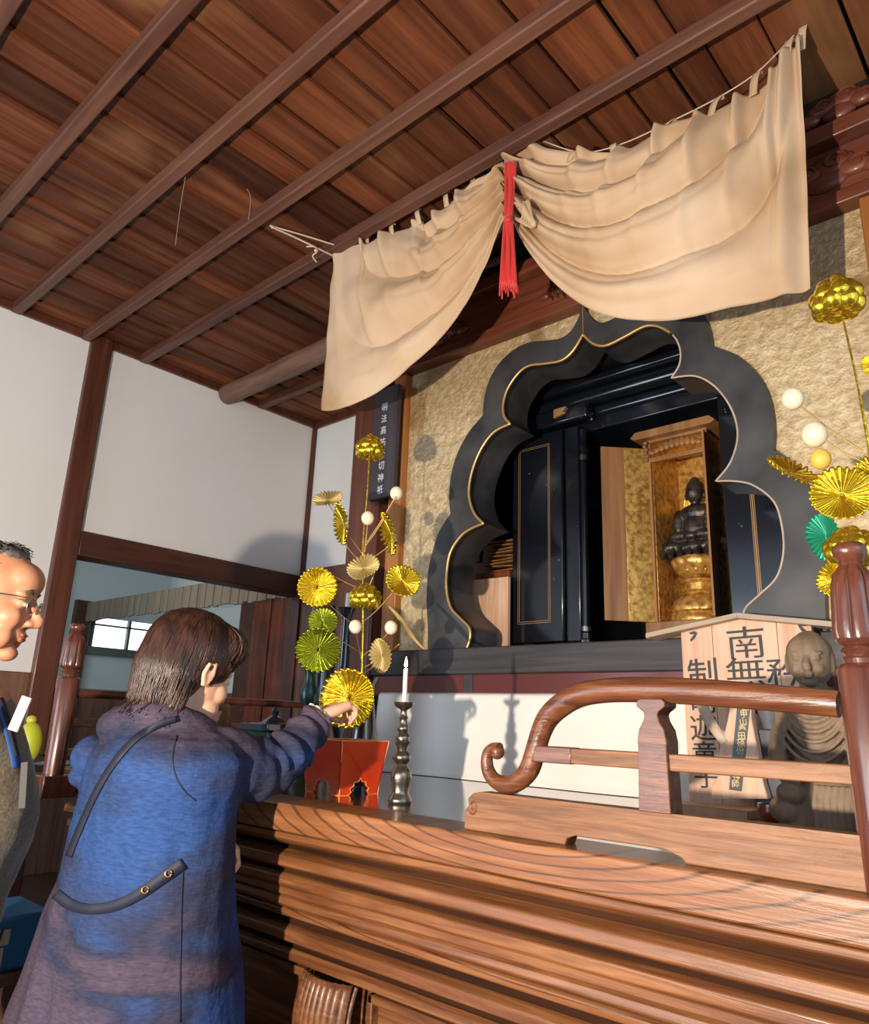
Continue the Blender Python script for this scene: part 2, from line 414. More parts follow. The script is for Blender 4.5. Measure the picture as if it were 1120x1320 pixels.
# ================================================================== SETTING
H = 3.25; LX = -3.755; BY = 2.9; WY = 2.15; T = 1.163
# floor
struct(MB().box(-9, 3, -4, 6, -.1, 0).build('floor', 'floor'))
# ceiling: lapped boards between battens, each board with its own tone
yb = [-3.2, -2.3, -1.96, -1.62, -1.28, -.94, -.60, -.28, .06, .38, .70, 1.03, 1.37, 1.69, 2.16, 2.47, 2.9]
cm = MB(); tones = []
for a, b_ in zip(yb[:-1], yb[1:]):
    x = LX
    while x < 1.6:
        wdt = rnd.uniform(.105, .155) if rnd.random() < .75 else rnd.uniform(.16, .21)
        t = min(1, max(0, rnd.gauss(.5, .24))); g = rnd.choice((.004, .006, .006, .010)); dz = rnd.uniform(.008, .015)
        x1 = x + wdt
        n0 = len(cm.f)
        vs = [(x, a, H), (x1 - g, a, H - dz), (x1 - g, b_, H - dz), (x, b_, H),
              (x, a, H + .02), (x1 - g, a, H + .02 - dz), (x1 - g, b_, H + .02 - dz), (x, b_, H + .02)]
        cm.add(vs, [(0, 1, 2, 3), (4, 7, 6, 5), (0, 4, 5, 1), (1, 5, 6, 2), (2, 6, 7, 3), (3, 7, 4, 0)])
        tones += [t] * 6; x = x1
cm.v.append(Vector((0, 0, 0))); cm.v.pop()
ce = MB.__new__(MB); ce.v = cm.v; ce.f = cm.f
me = bpy.data.meshes.new('ceiling'); me.from_pydata([tuple(v) for v in cm.v], [], cm.f); me.update()
at = me.attributes.new('tone', 'FLOAT', 'FACE'); at.data.foreach_set('value', tones)
me.materials.append(M['ceil']); o = bpy.data.objects.new('ceiling', me); C.objects.link(o); struct(o)
struct(MB().box(LX - .1, 1.7, -3.3, BY + .1, H + .024, H + .06).build('ceiling_backing', 'black'))
k = 1
def trim(mb, m, bevel=.004, **kw):
    global k
    o = struct(mb.build('trim_%d' % k, m, bevel=bevel, **kw)); k += 1; return o
for y in yb[1:-1]:
    if abs(y - 2.16) < .01: continue
    jit = rnd.uniform(-.004, .004)
    trim(MB().box(LX + .01, 1.6, y - .046 + jit, y + jit, H - .055, H - .004), 'batten', .006)
# the thick log beam over the altar front
mb = MB()
pts = [(x, 2.20 + .006 * math.sin(x * 5), H - .052 + .006 * math.sin(x * 3.1)) for x in np.linspace(LX + .01, 1.6, 60)]
mb.tube(pts, [(.056 + .008 * mnoise.noise(Vector((p[0] * 5, 0, 0))), .062 + .006 * mnoise.noise(Vector((p[0] * 4, 3, 0)))) for p in pts], 14)
trim(mb, 'log', 0)
# left wall with its opening
lw = MB()
lw.box(LX - .09, LX, -3.3, 1.38, 1.5, H + .02)
lw.box(LX - .09, LX, 1.38, BY, 2.15, H + .02)
struct(lw.build('wall_left', 'plaster', smooth=0))
trim(MB().box(LX - .08, LX - .01, -3.3, 1.38, 0, 1.5), 'brownwall')
trim(MB().box(LX - .10, LX + .035, 1.375, 1.485, 0, H), 'pillar', .008)
trim(MB().box(LX - .11, LX + .03, 1.485, BY - .02, 2.075, 2.2), 'beam', .006)
trim(MB().box(LX - .02, LX + .022, -3.3, BY, H - .045, H - .001), 'pillar', .004)
trim(MB().box(LX - .06, LX + .018, BY - .03, BY + .01, 0, H - .04), 'pillar', .003)
trim(MB().box(LX - .1, LX + .03, 1.485, BY - .02, 1.10, 1.16), 'beam', .004)
# short back wall
struct(MB().box(LX, -2.3, BY, BY + .08, 2.23, H + .02).build('wall_back', 'plaster', smooth=0))
trim(MB().box(LX, -2.3, BY - .022, BY + .02, H - .045, H - .001), 'pillar', .004)
bw = MB()
xx = LX
while xx < -2.32:
    bw.box(xx, xx + .168, BY - .012 + rnd.uniform(-.002, .002), BY + .03, 0, 2.235); xx += .17
trim(bw, 'brownwall', .003)
trim(MB().box(LX + .02, -2.3, BY - .035, BY + .02, 2.13, 2.235), 'brownwall', .005)
# side room beyond the opening
FX = -7.0; QY = 3.75
s = MB(); 
# far wall with a window hole
wy0, wy1, wz0, wz1 = 3.03, 3.66, 1.90, 2.17
s.box(FX - .08, FX, -1, wy0, 0, 3.3); s.box(FX - .08, FX, wy1, QY, 0, 3.3)
s.box(FX - .08, FX, wy0, wy1, 0, wz0); s.box(FX - .08, FX, wy0, wy1, wz1, 3.3)
struct(s.build('wall_far', 'plaster_cool', smooth=0))
struct(MB().box(FX - .02, FX - .015, wy0, wy1, wz0, wz1).build('window_1', 'window_glow', smooth=0))
wf = MB(); fx = FX + .01
for y in (wy0, (wy0 + wy1) / 2 + .03, wy1): wf.box(fx - .03, fx + .02, y - .012, y + .012, wz0, wz1)
wf.box(fx - .03, fx + .02, wy0, wy1, wz1 - .075, wz1 - .06)
wf.box(fx - .03, fx + .03, wy0 - .1, wy1, wz0 - .07, wz0)
struct(wf.build('window_2', mat('grey_green_frame', (.12, .13, .10), .6), bevel=.003))
struct(MB().box(FX, -5.64, QY, QY + .08, 0, 3.3).build('wall_side', 'plaster_cool', smooth=0))
trim(MB().box(FX, FX + .06, 2.83, 2.98, .9, 2.3), 'beam')
trim(MB().box(FX, FX + .05, 2.62, 2.74, .9, 3.2), 'beam')
trim(MB().box(FX + .0, FX + .09, 1.4, 2.70, 2.62, 2.95), 'black')
trim(MB().box(FX, -5.6, QY - .03, QY, 3.0, 3.1), 'beam')
trim(MB().box(FX + .001, FX + .03, -1, QY, 0, 1.52), 'brownwall')
trim(MB().box(FX, -5.6, QY - .04, QY - .001, 0, 1.52), 'brownwall')
for i, (a, b_) in enumerate([(-5.64, -5.42), (-5.42, -5.18), (-5.18, -4.95)]):
    trim(MB().box(a + .004, b_ - .004, QY - .05 - .012 * (i % 2), QY, 0, 3.1), 'reddoor' if i else 'beam', .006)
trim(MB().box(-4.95, -4.5, QY - .09, QY + .05, 0, 3.2), 'brownwall', .01)
trim(MB().box(-4.5, -3.8, QY - .03, QY + .05, 0, 3.2), 'brownwall', .01)
struct(MB().box(-9, LX - .09, -1, 4.2, 3.3, 3.35).build('ceiling_side', 'brownwall'))
# hanging slatted valance inside the side room
va = MB(); x = -6.98; i = 0
while x < -3.9:
    w_ = .055; zb = 2.115 - .022 * ((x + 6.98) / 3) + rnd.uniform(-.008, .008); 
    va.box(x, x + w_ - .003, 2.93 + .004 * (i % 2), 2.95 + .004 * (i % 2), zb, 2.285); x += w_; i += 1
o = va.build('slatted_valance', wood('valance_wood', (.13, .10, .07), (.24, .18, .125), (.33, .26, .19), 2, .7), bevel=.002)
tag(o, 'brown slatted valance with a ragged lower edge hanging in the side room', 'blind')
# hung lintel and carved transom over the altar
JL, JR = -2.205, -.34
trim(MB().box(-2.3, 1.2, WY - .06, WY + .12, 2.822, 2.868), 'header', .006)
trim(MB().box(-2.3, 1.2, WY - .02, WY + .06, 2.868, 3.04), 'header', .002)
trim(MB().box(-2.3, 1.2, WY - .075, WY + .1, 3.04, 3.095), 'header', .006)
trim(MB().box(-2.3, 1.2, WY - .01, WY + .06, 3.095, 3.25), 'black', .002)
trim(MB().box(-2.3, 1.2, WY - .035, WY + .06, 2.868, 2.885), 'jamb', .003)
trim(MB().box(JL, JL + .075, WY - .035, WY + .05, 1.61, 2.822), 'jamb', .005)
trim(MB().box(JR, JR + .16, WY - .05, WY + .05, 1.61, 2.822), 'jamb', .005)
trim(MB().box(-2.42, -2.235, 2.082, 2.26, 0, H), 'pillar', .012)
trim(MB().box(JR + .16, JR + .4, 1.99, 2.24, 0, H), 'pillar', .012)
def cloud(cx, cz, s, y):
    mb = MB()
    for dx, dz, r in ((-.11, -.01, .04), (-.05, .02, .05), (.02, .03, .055), (.08, .0, .045), (.13, -.02, .03), (0, -.02, .05), (-.16, -.025, .022)):
        mb.ell((cx + dx * s, y, cz + dz * s), (r * s * 1.2, .018, r * s * .72), n=14, m=8)
    for dx, dz, r in ((-.05, .02, .03), (.03, .03, .035), (.09, 0, .025)):
        mb.tube([(cx + (dx + r * (1 - t) * math.cos(t * 9)) * s, y - .018, cz + (dz + r * .8 * (1 - t) * math.sin(t * 9)) * s) for t in np.linspace(0, .85, 18)], .005 * s, 6)
    return mb
for cx, cz, s_ in ((-.42, 2.955, 1), (-1.25, 2.955, 1), (-1.95, 2.955, 1), (.2, 2.955, 1)):
    trim(cloud(cx, cz, s_, WY - .022), 'header', 0)
trim(cloud(-.36, 3.165, .8, WY - .03), 'header', 0)

# ---- gold wall pierced by the cusped window
AX = -1.245
OUT = [[(.70, 1.612), (.705, 1.70), (.716, 1.80), (.716, 1.90), (.70, 1.98), (.665, 2.07), (.608, 2.138)],
       [(.608, 2.138), (.617, 2.20), (.612, 2.29), (.585, 2.375), (.53, 2.455), (.455, 2.515)],
       [(.455, 2.515), (.452, 2.57), (.43, 2.65), (.385, 2.71), (.315, 2.75), (.24, 2.76), (.16, 2.742), (.10, 2.73), (.055, 2.742), (.02, 2.785), (0, 2.845)]]
INN = [[(.505, 1.612), (.492, 1.645), (.497, 1.685), (.54, 1.722), (.588, 1.765), (.612, 1.83), (.615, 1.905), (.60, 1.98), (.55, 2.037), (.50, 2.06), (.44, 2.072)],
       [(.44, 2.072), (.485, 2.118), (.512, 2.185), (.512, 2.25), (.49, 2.32), (.45, 2.385), (.395, 2.43), (.32, 2.445)],
       [(.32, 2.445), (.35, 2.485), (.354, 2.54), (.333, 2.595), (.285, 2.643), (.235, 2.660), (.165, 2.647), (.09, 2.637), (.04, 2.662), (0, 2.712)]]
def half(segs):
    r = []
    for sg in segs:
        p = [(v.x, v.y) for v in spline([(a, b_, 0) for a, b_ in sg], 5)]
        r += p if not r else p[1:]
    return r
ho, hi = half(OUT), half(INN)
outer = [(AX - a, z) for a, z in ho] + [(AX + a, z) for a, z in reversed(ho[:-1])]
inner = [(AX - a, z) for a, z in hi] + [(AX + a, z) for a, z in reversed(hi[:-1])]
SZ = 1.612
# wall: the rectangle minus a slightly smaller opening hidden behind the frame
mid = [(AX + (x - AX) * 1.03, z if z <= SZ + .01 else z + .008) for x, z in inner]
gp = [(-2.26, SZ - .02)] + [(mid[0][0], SZ - .02)] + mid + [(mid[-1][0], SZ - .02)] + [(.35, SZ - .02), (.35, 2.86), (-2.26, 2.86)]
gw = MB().prism(gp, lambda a, z: (a, WY, z), lambda a, z: (a, WY + .05, z))
struct(gw.build('wall_altar', 'goldwall', smooth=0))
# the cusped black frame: a thing with its gilt edge
ar = thing('cusped_window_frame', 'large black lacquered cusped arch frame with gilt inner edge on the gold wall', 'window frame', (AX, WY, SZ))
arp = outer + list(reversed(inner))
MB().prism(arp, lambda a, z: (a, WY - .03, z), lambda a, z: (a, WY + .001, z)).build('frame', 'arch', ar, bevel=.004, smooth=30)
arp2 = mid + list(reversed(inner))
rv = MB()
n = len(inner); 
for i, (x, z) in enumerate(inner): rv.v += [Vector((x, WY - .028, z)), Vector((x, WY + .13, z))]
for i, (x, z) in enumerate(inner):
    rv.v += [Vector((AX + (x - AX) * 1.022, WY - .028, z + (.006 if z > SZ + .05 else 0))), Vector((AX + (x - AX) * 1.022, WY + .13, z + (.006 if z > SZ + .05 else 0)))]
for i in range(n - 1):
    rv.f += [(2 * i, 2 * i + 1, 2 * i + 3, 2 * i + 2), (2 * n + 2 * i, 2 * n + 2 * i + 2, 2 * n + 2 * i + 3, 2 * n + 2 * i + 1), (2 * i + 1, 2 * n + 2 * i + 1, 2 * n + 2 * i + 3, 2 * i + 3)]
rv.build('reveal', 'arch', ar, smooth=30)
gl0 = [(x, z) for x, z in inner if x < AX + .33 and not (x > AX and z < 2.5)]; gl1 = [(x, z) for x, z in inner if x >= AX + .30 and z < 2.6]
MB().tube([(x, WY - .031, z) for x, z in gl0], (.0055), 8).build('gilt_edge', 'goldedge', ar, smooth=60)
MB().tube([(x, WY - .030, z) for x, z in gl1], (.003), 8).build('worn_edge', 'paleroof', ar, smooth=60, label='worn brownish edge of the right half')
MB().tube([(AX, WY - .03, 2.84), (AX, WY - .031, 2.715)], .0018, 6).build('joint', 'goldline', ar)
# sill, red panel, inner sanctuary
trim(MB().box(-2.245, .35, WY - .05, WY + .16, 1.517, SZ), 'greywood', .005)
trim(MB().box(-2.245, .35, WY - .035, WY + .1, 1.440, 1.519), 'redpanel', .003)
for x in (-1.735, -.9): trim(MB().box(x - .02, x + .02, WY - .040, WY - .02, 1.440, 1.518), 'greywood', .002)
trim(MB().box(-2.245, .35, WY - .01, WY + .1, T - .05, 1.442), 'greywood', .003)
trim(MB().box(-2.6, .6, WY + .16, 3.5, SZ - .06, SZ - .005), 'blacklac', .002)
sw = MB(); sw.box(-2.62, -2.6, WY + .16, 3.5, 1.5, 3.2); sw.box(.55, .6, WY + .12, 3.5, 1.5, 3.2); sw.box(-2.6, .6, 3.48, 3.5, 1.5, 3.2); sw.box(-2.6, .6, WY + .06, 3.5, 3.2, 3.22)
struct(sw.build('wall_sanctuary', mat('dark_red_brown_board', (.07, .022, .012), .5), smooth=0))
# left wing below the back wall planks: dark plinth

# ================================================================== ALTAR TABLE
FY = 1.09; TLX, TRX = -2.62, .9
al = thing('altar_table', 'long orange-brown wooden altar table with moulded front and polished top', 'altar table', (-1.2, FY, 0))
MB().box(TLX, TRX, FY + .012, WY - .01, T - .012, T).build('tabletop', 'tabletop', al, bevel=.002)
sl = MB(); sl.box(TLX - .01, TRX, FY, FY + .12, T - .056, T + .0015)
sl.box(TLX - .01, TLX + .11, FY + .12, WY - .02, T - .056, T + .0015)
sl.build('top_slab', 'slab', al, bevel=.004)
def tier(name, prof, m, x0, x1):
    """a moulding: profile (y, z) swept along x"""
    mb = MB(); n = len(prof)
    ins = [(y - prof[0][0]) for y, z in prof]
    for x, sg in ((x0, 1), (x1, -1)):
        mb.v += [Vector((x, y, z)) for y, z in prof]
    mb.f += [(i, i + 1, n + i + 1, n + i) for i in range(n - 1)] + [tuple(range(n))[::-1], tuple(range(n, 2 * n))]
    return mb.build(name, m, al, bevel=.0025)
yb_ = FY + .5
def pr(pts): return [(yb_, pts[0][1])] + pts + [(yb_, pts[-1][1])]
tier('moulding', pr([(1.118, T - .056), (1.100, T - .060), (1.100, T - .072), (1.125, T - .086)]), 'table', TLX, TRX)
tier('moulding', pr([(1.165, T - .084), (1.162, T - .104)]), 'groove_shade', TLX + .03, TRX)
tier('moulding', pr([(1.150, T - .104), (1.128, T - .113), (1.126, T - .132), (1.140, T - .140)]), 'table', TLX + .02, TRX)
tier('moulding', pr([(1.158, T - .138), (1.155, T - .153)]), 'groove_shade', TLX + .04, TRX)
tier('moulding', pr([(1.152, T - .152), (1.140, T - .158), (1.140, T - .176), (1.146, T - .180), (1.146, T - .196)]), 'table', TLX + .03, TRX)
tier('moulding', pr([(1.160, T - .195), (1.150, T - .203), (1.147, T - .214), (1.155, T - .221), (1.170, T - .224)]), 'table', TLX + .03, TRX)
tier('moulding', pr([(1.175, T - .223), (1.163, T - .230), (1.166, T - .243), (1.182, T - .249)]), 'slab', TLX + .03, TRX)
tier('moulding', pr([(1.205, T - .248), (1.205, T - .272)]), 'groove_shade', TLX + .06, TRX)
tier('moulding', pr([(1.200, T - .271), (1.185, T - .280), (1.185, T - .300), (1.205, T - .305)]), 'table', TLX + .05, TRX)
tier('moulding', pr([(1.228, T - .303), (1.226, T - .326)]), 'groove_shade', TLX + .06, TRX)
tier('moulding', pr([(1.222, T - .325), (1.212, T - .333), (1.212, T - .347), (1.23, T - .352)]), 'table', TLX + .05, TRX)
MB().box(TLX + .1, TRX, FY + .17, WY - .02, .35, T - .35).build('waist_board', 'table', al, bevel=.003)
def fluted(cx):
    zt, zb = T - .352, T - .62
    def fn(u, v):
        a = u * 2 - 1
        z = lin(zt, zb, v); yy = FY + .165 - .055 * math.sin(PI * min(1, .22 + v * .9)) - .02 * (1 - a * a)
        yy += -.006 * abs(math.sin(u * PI * 9))
        return (cx + a * (.075 + .012 * v), yy, z)
    m = MB().grid(fn, 108, 22)
    m.build('fluted_bracket', 'table', al, smooth=180, solid=.01)
    MB().tube([(cx + .09 + .012 * v, FY + .165 - .06 * math.sin(PI * min(1, .22 + v * .9)), lin(zt, zb, v)) for v in np.linspace(0, 1, 16)], .0045, 8).build('bracket_edge', 'rail', al)
for cx in (-1.37, -.45, -2.3): fluted(cx)
for a, b_ in ((-1.27, -.55), (-2.2, -1.47), (-.35, .6)):
    fr = MB(); zt, zb = T - .365, T - .60
    fr.box(a, b_, FY + .150, FY + .175, zt - .018, zt); fr.box(a, b_, FY + .150, FY + .175, zb, zb + .02)
    fr.box(a, a + .014, FY + .150, FY + .175, zb, zt); fr.box(b_ - .014, b_, FY + .150, FY + .175, zb, zt)
    fr.build('waist_panel_frame', 'table', al, bevel=.003)
tier('plinth_moulding', pr([(1.20, .53), (1.16, .50), (1.16, .42), (1.12, .38), (1.12, .30)]), 'table', TLX + .03, TRX)
tier('plinth_moulding', pr([(1.10, .30), (1.08, .26), (1.08, .10), (1.06, .08), (1.06, 0)]), 'table', TLX, TRX)

# ---- right balustrade (its own thing), built where it stands
RY = 1.14
rr = thing('balustrade', 'brown wooden balustrade with scroll-ended rail on the front right edge of the altar', 'railing', (-.6, RY, T))
k_ = .745
def newel(cx, cy, z0, parent, name='newel_post', m='post', s=1.0):
    zt = 1.612
    MB().lathe([(.0, z0), (.0215 * s, z0), (.0245 * s, 1.437), (.0235 * s, 1.440), (.0215 * s, 1.444), (.017 * s, 1.446)], (cx, cy, 0), 28).build(name, m, parent, smooth=40)
    cap = MB()
    prof = [(.0, 1.444), (.0175, 1.445), (.0185, 1.452), (.016, 1.455), (.0165, 1.458), (.0195, 1.462), (.018, 1.466), (.015, 1.469), (.0225, 1.474), (.0235, 1.479)]
    cap.lathe([(r * s, z) for r, z in prof], (cx, cy, 0), 28)
    def petal(t, j, z): 
        return 1 + .13 * abs(math.sin(4 * t)) ** .35 - .09
    cap.lathe([(r * s, z) for r, z in [(.0235, 1.478), (.0245, 1.488), (.0235, 1.505), (.0225, 1.53), (.0215, 1.552), (.0185, 1.568), (.013, 1.577), (.0115, 1.580)]], (cx, cy, 0), 96, petal)
    cap.lathe([(r * s, z) for r, z in [(.0115, 1.579), (.0135, 1.583), (.012, 1.586), (.0155, 1.592), (.0175, 1.600), (.0165, 1.607), (.012, zt), (.004, zt + .001)]], (cx, cy, 0), 28)
    cap.build('finial', m, parent, smooth=50)
PX = -.253
newel(PX, RY, T + .0025, rr, s=1.28)
def onR(px, py): p = Y_(px, py, RY); return p
# top rail: runs left, droops and scrolls forward
tr = [(1082, 908), (1000, 900), (900, 892), (820, 889), (775, 891), (745, 897), (722, 910), (706, 926), (697, 945), (691, 965), (683, 990), (672, 1004), (655, 1012), (638, 1006), (629, 992), (628, 975), (634, 966), (644, 966)]
hw = [18, 18, 18, 17, 16, 16, 16, 15, 14, 14, 14, 13, 12, 10, 9, 8, 8, 9]
path = []; rad = []
sp = spline([onR(*p) for p in tr], 5)
for i, p in enumerate(sp):
    q = interp(i / 5, list(range(len(hw))), hw)
    dep = abs(float(np.dot(RM[:, 2], np.array(p) - CAM)))
    path.append(p); rad.append(q * dep / F * .95)
MB().tube(path, rad, 18).build('top_rail', 'rail', rr, smooth=60)
bl = onR(641, 969); MB().ell(bl, .0135, n=18, m=12).build('scroll_knob', 'rail', rr)
def bar(p0, p1, h0, h1, ty, m, name, parent, lab=None, bev=.002):
    """a flat rail between two measured centre points, heights h, thickness ty"""
    a, b_ = p0, p1
    mb = MB().add([(a.x, a.y - ty, a.z - h0), (a.x, a.y + ty, a.z - h0), (a.x, a.y + ty, a.z + h0), (a.x, a.y - ty, a.z + h0),
                   (b_.x, b_.y - ty, b_.z - h1), (b_.x, b_.y + ty, b_.z - h1), (b_.x, b_.y + ty, b_.z + h1), (b_.x, b_.y - ty, b_.z + h1)],
                  [(0, 1, 2, 3), (4, 7, 6, 5), (0, 4, 5, 1), (1, 5, 6, 2), (2, 6, 7, 3), (3, 7, 4, 0)])
    return mb.build(name, m, parent, bevel=bev, label=lab)
xl, xr = onR(686, 967).x, PX - .01
zm = 1.303
bar(Vector((xl, RY, zm)), Vector((xr, RY, zm)), .0125, .0125, .014, 'railpale', 'middle_rail', rr, 'paler flat middle rail')
bar(Vector((onR(693, 967).x, RY, zm)), Vector((onR(742, 970).x, RY, zm)), .0135, .0135, .0155, 'rail', 'rail_collar', rr)
# base rail with a cut-out under it and a carved end
x0, x1 = onR(606, 1050).x, PX + .008; zb, zt = T + .0015, 1.231
ca, cb = onR(735, 1083).x, onR(890, 1112).x
poly = [(x0, zb), (ca, zb), (ca + .004, zb + .011), (ca + .018, zb + .016), (cb - .03, zb + .016), (cb - .008, zb + .009), (cb, zb), (x1, zb), (x1, zt), (x0 + .035, zt), (x0 + .018, zt - .004), (x0 + .007, zt - .014), (x0 + .009, zt - .026), (x0 + .001, zt - .034)]
MB().prism(poly, lambda a, z: (a, RY - .017, z), lambda a, z: (a, RY + .017, z)).build('base_rail', 'railpale', rr, bevel=.002, label='broad base rail with carved end and low cut-out')
cv = MB(); cxx, czz = x0 + .02, zt - .026
cv.tube([(cxx + .010 * (1 - t) * math.cos(4 + t * 9), RY - .0175, czz + .014 * (1 - t * .9) * math.sin(4 + t * 9)) for t in np.linspace(0, .9, 26)], .0018, 6)
cv.build('end_carving', 'rail', rr)
# strut (bell shaped) between base and top rail
sx = onR(850, 950).x - .003
def strut(cx, cy, z0, z1, parent, axis=0):
    hgt = z1 - z0
    pf = [(.026, 0), (.0235, .52), (.024, .62), (.021, .72), (.013, .80), (.011, .85), (.013, .88), (.022, .92), (.024, .93), (.024, .975), (.018, 1)]
    pts = [(-a, z0 + t * hgt) for a, t in pf] + [(a, z0 + t * hgt) for a, t in reversed(pf)]
    f = (lambda s_: (lambda a, z: (cx + a, cy + s_, z))) if axis == 0 else (lambda s_: (lambda a, z: (cx + s_, cy + a, z)))
    return MB().prism(pts, f(-.021), f(.021)).build('strut', 'rail', parent, bevel=.0015)
strut(sx, RY, zt - .001, 1.397, rr)

# ---- left balustrade: newel at the front corner, rails running back along the altar's left end
lr = thing('balustrade', 'dark wooden balustrade running back along the left end of the altar behind the woman', 'railing', (-2.66, RY, T))
LPX = -2.49
newel(LPX, 1.03, T - .012, lr, s=1.4)
MB().box(LPX - .08, LPX + .075, .975, 1.077, T - .075, T - .012).build('post_block', 'post', lr, bevel=.003)
LRX = LPX
tp = [(LRX, 1.16, 1.395), (LRX, 1.98, 1.395)]
MB().tube([Vector((LRX, lin(1.04, 1.985, t), 1.395)) for t in np.linspace(0, 1, 8)], .014, 14).build('top_rail', 'post', lr)
MB().box(LRX - .011, LRX + .011, 1.05, 1.985, 1.292, 1.318).build('middle_rail', 'rail', lr, bevel=.002)
MB().box(LRX - .014, LRX + .014, 1.20, 1.985, T + .001, T + .055).build('base_rail', 'rail', lr, bevel=.002)
strut(LRX, 1.6, T + .05, 1.385, lr, 1)

# ---- white cloth hung in front of the step
def wc(u, v):
    x = lin(-2.165, .3, u); z = lin(1.452, T + .002, v)
    y = WY - .062 - .012 * v + .004 * math.sin(u * 40 + v * 2) * v + .008 * mnoise.noise(Vector((u * 9, v * 2, 0)))
    if u < .05: y -= .02 * (1 - u / .05) * v; x += .012 * v
    if v > .96: y -= .012 * (v - .96) / .04
    if v < .03: y += .01
    return (x, y, z)
o = MB().grid(wc, 160, 24).build('altar_cloth', 'whitecloth', smooth=180, solid=.002, origin=(-1.2, WY - .06, T))
tag(o, 'plain white cloth hanging over the step at the back of the altar table', 'cloth')
rpl = MB().tube(spline([Y_(765, 1020, 2.07), Y_(778, 1014, 2.06), Y_(792, 1017, 2.06), Y_(812, 1024, 2.06)], 5), .005, 6, flat=.4)

# ================================================================== CURTAIN
cu = thing('altar_curtain', 'aged cream cloth curtain with loops, gathered at the middle above the altar', 'curtain', tuple(Y_(655, 260, 1.8)))
def cy(px): return interp(px, [415, 435, 560, 660, 850, 1043], [1.70, 1.70, 1.715, 1.735, 1.79, 1.86])
def resamp(pts, n):
    P = spline([(a, b_, 0) for a, b_ in pts], 10); d = [0]
    for a, b_ in zip(P[:-1], P[1:]): d.append(d[-1] + (b_ - a).length)
    out = []
    for i in range(n + 1):
        t = d[-1] * i / n; j = max(0, min(len(P) - 2, int(np.searchsorted(d, t) - 1)))
        q = (t - d[j]) / max(1e-9, d[j + 1] - d[j]); out.append(P[j].lerp(P[j + 1], q))
    return out
NU, NV = 150, 90
def cloth_panel(top, bot, knot_side, fold_fn, name):
    tt, bb = resamp(top, NU), resamp(bot, NU)
    def fn(u, v):
        i = min(NU, int(round(u * NU)))
        p = tt[i].lerp(bb[i], v)
        base = Y_(p.x, p.y, cy(p.x)); d = fold_fn(u, v)
        ax_ = Vector(ray(p.x, p.y)).normalized()
        return base + Vector((0, -1, 0)) * d * 1.7
    return MB().grid(fn, NU, NV).build(name, 'curtain', cu, smooth=180, solid=.0015)
def wav(x, p=1): return (math.sin(x) * .5 + .5) ** p
ltop = [(430, 331), (437, 326), (474, 314), (478, 318), (506, 300), (541, 284), (546, 287), (576, 264), (611, 239), (632, 228), (648, 213), (654, 209)]
lbot = [(414, 529), (430, 530), (455, 523), (490, 504), (520, 484), (550, 456), (580, 425), (605, 390), (625, 352), (640, 318), (651, 292), (655, 284)]
LLU = [.03, .18, .30, .45, .58, .73, .97]
def fold(x, sharp=1.0):
    """a rounded ridge with a narrow crease, period 1"""
    t = (x % 1.0); return (math.sin(PI * t) ** sharp) - .5
def lf(u, v):
    g = u ** 1.3
    ph = math.sqrt(max(u, 0)) * (1 - v)
    d = .030 * fold(4.2 * ph + .35 + .05 * math.sin(u * 9), .85) * min(1, u * 7, (1 - v) * 6 + .25) * min(1, v * 2.5 + .25)
    d += .010 * fold(13 * ph + .7 * u, .85) * g * min(1, v * 3)
    d += .02 * math.sin(PI * u) * math.sin(PI * v)
    for q in LLU: d += .020 * math.exp(-((u - q - v * .06) / .020) ** 2) * math.exp(-v * 3.0)
    d += .01 * math.sin(u * 9) * (1 - v) + .006 * mnoise.noise(Vector((u * 7, v * 7, 2)))
    if u > .85: d += .008 * math.sin(v * 34) * (u - .85) / .15
    return d
cloth_panel(ltop, lbot, 1, lf, 'left_cloth')
rtop = [(664, 196), (668, 193), (693, 192), (730, 197), (765, 196), (800, 190), (850, 175), (857, 171), (905, 152), (923, 142), (960, 122), (978, 112), (1000, 90), (1016, 68), (1028, 60), (1036, 56)]
rbot = [(658, 268), (668, 300), (690, 335), (715, 365), (745, 390), (775, 406), (810, 413), (860, 413), (905, 407), (950, 397), (1000, 385), (1030, 378), (1044, 371)]
RLU = [.01, .08, .22, .33, .47, .60, .73, .86, .99]
def rf(u, v):
    g = 1 - u
    ph = math.sqrt(max(g, 0)) * (1 - v)
    d = .040 * fold(4.6 * ph + .20 + .05 * math.sin(u * 8), .8) * min(1, g * 6, (1 - v) * 6 + .25) * min(1, v * 2.2 + .35)
    d += .012 * fold(12 * ph + .8 * g, .85) * g ** 1.2 * min(1, v * 3)
    d += .03 * math.sin(PI * u) * math.sin(PI * v)
    if u > .90: d += .012 * math.sin((u - .9) * 60)* (1 - .6 * v)
    for q in RLU: d += .022 * math.exp(-((u - q - v * .04) / .016) ** 2) * math.exp(-v * 3.2)
    d += .010 * math.sin(u * 13 + 1) * (1 - v) + .008 * mnoise.noise(Vector((u * 6, v * 6, 9)))
    if u < .14: d += .010 * math.sin(v * 30) * (1 - u / .14)
    return d
cloth_panel(rtop, rbot, 0, rf, 'right_cloth')
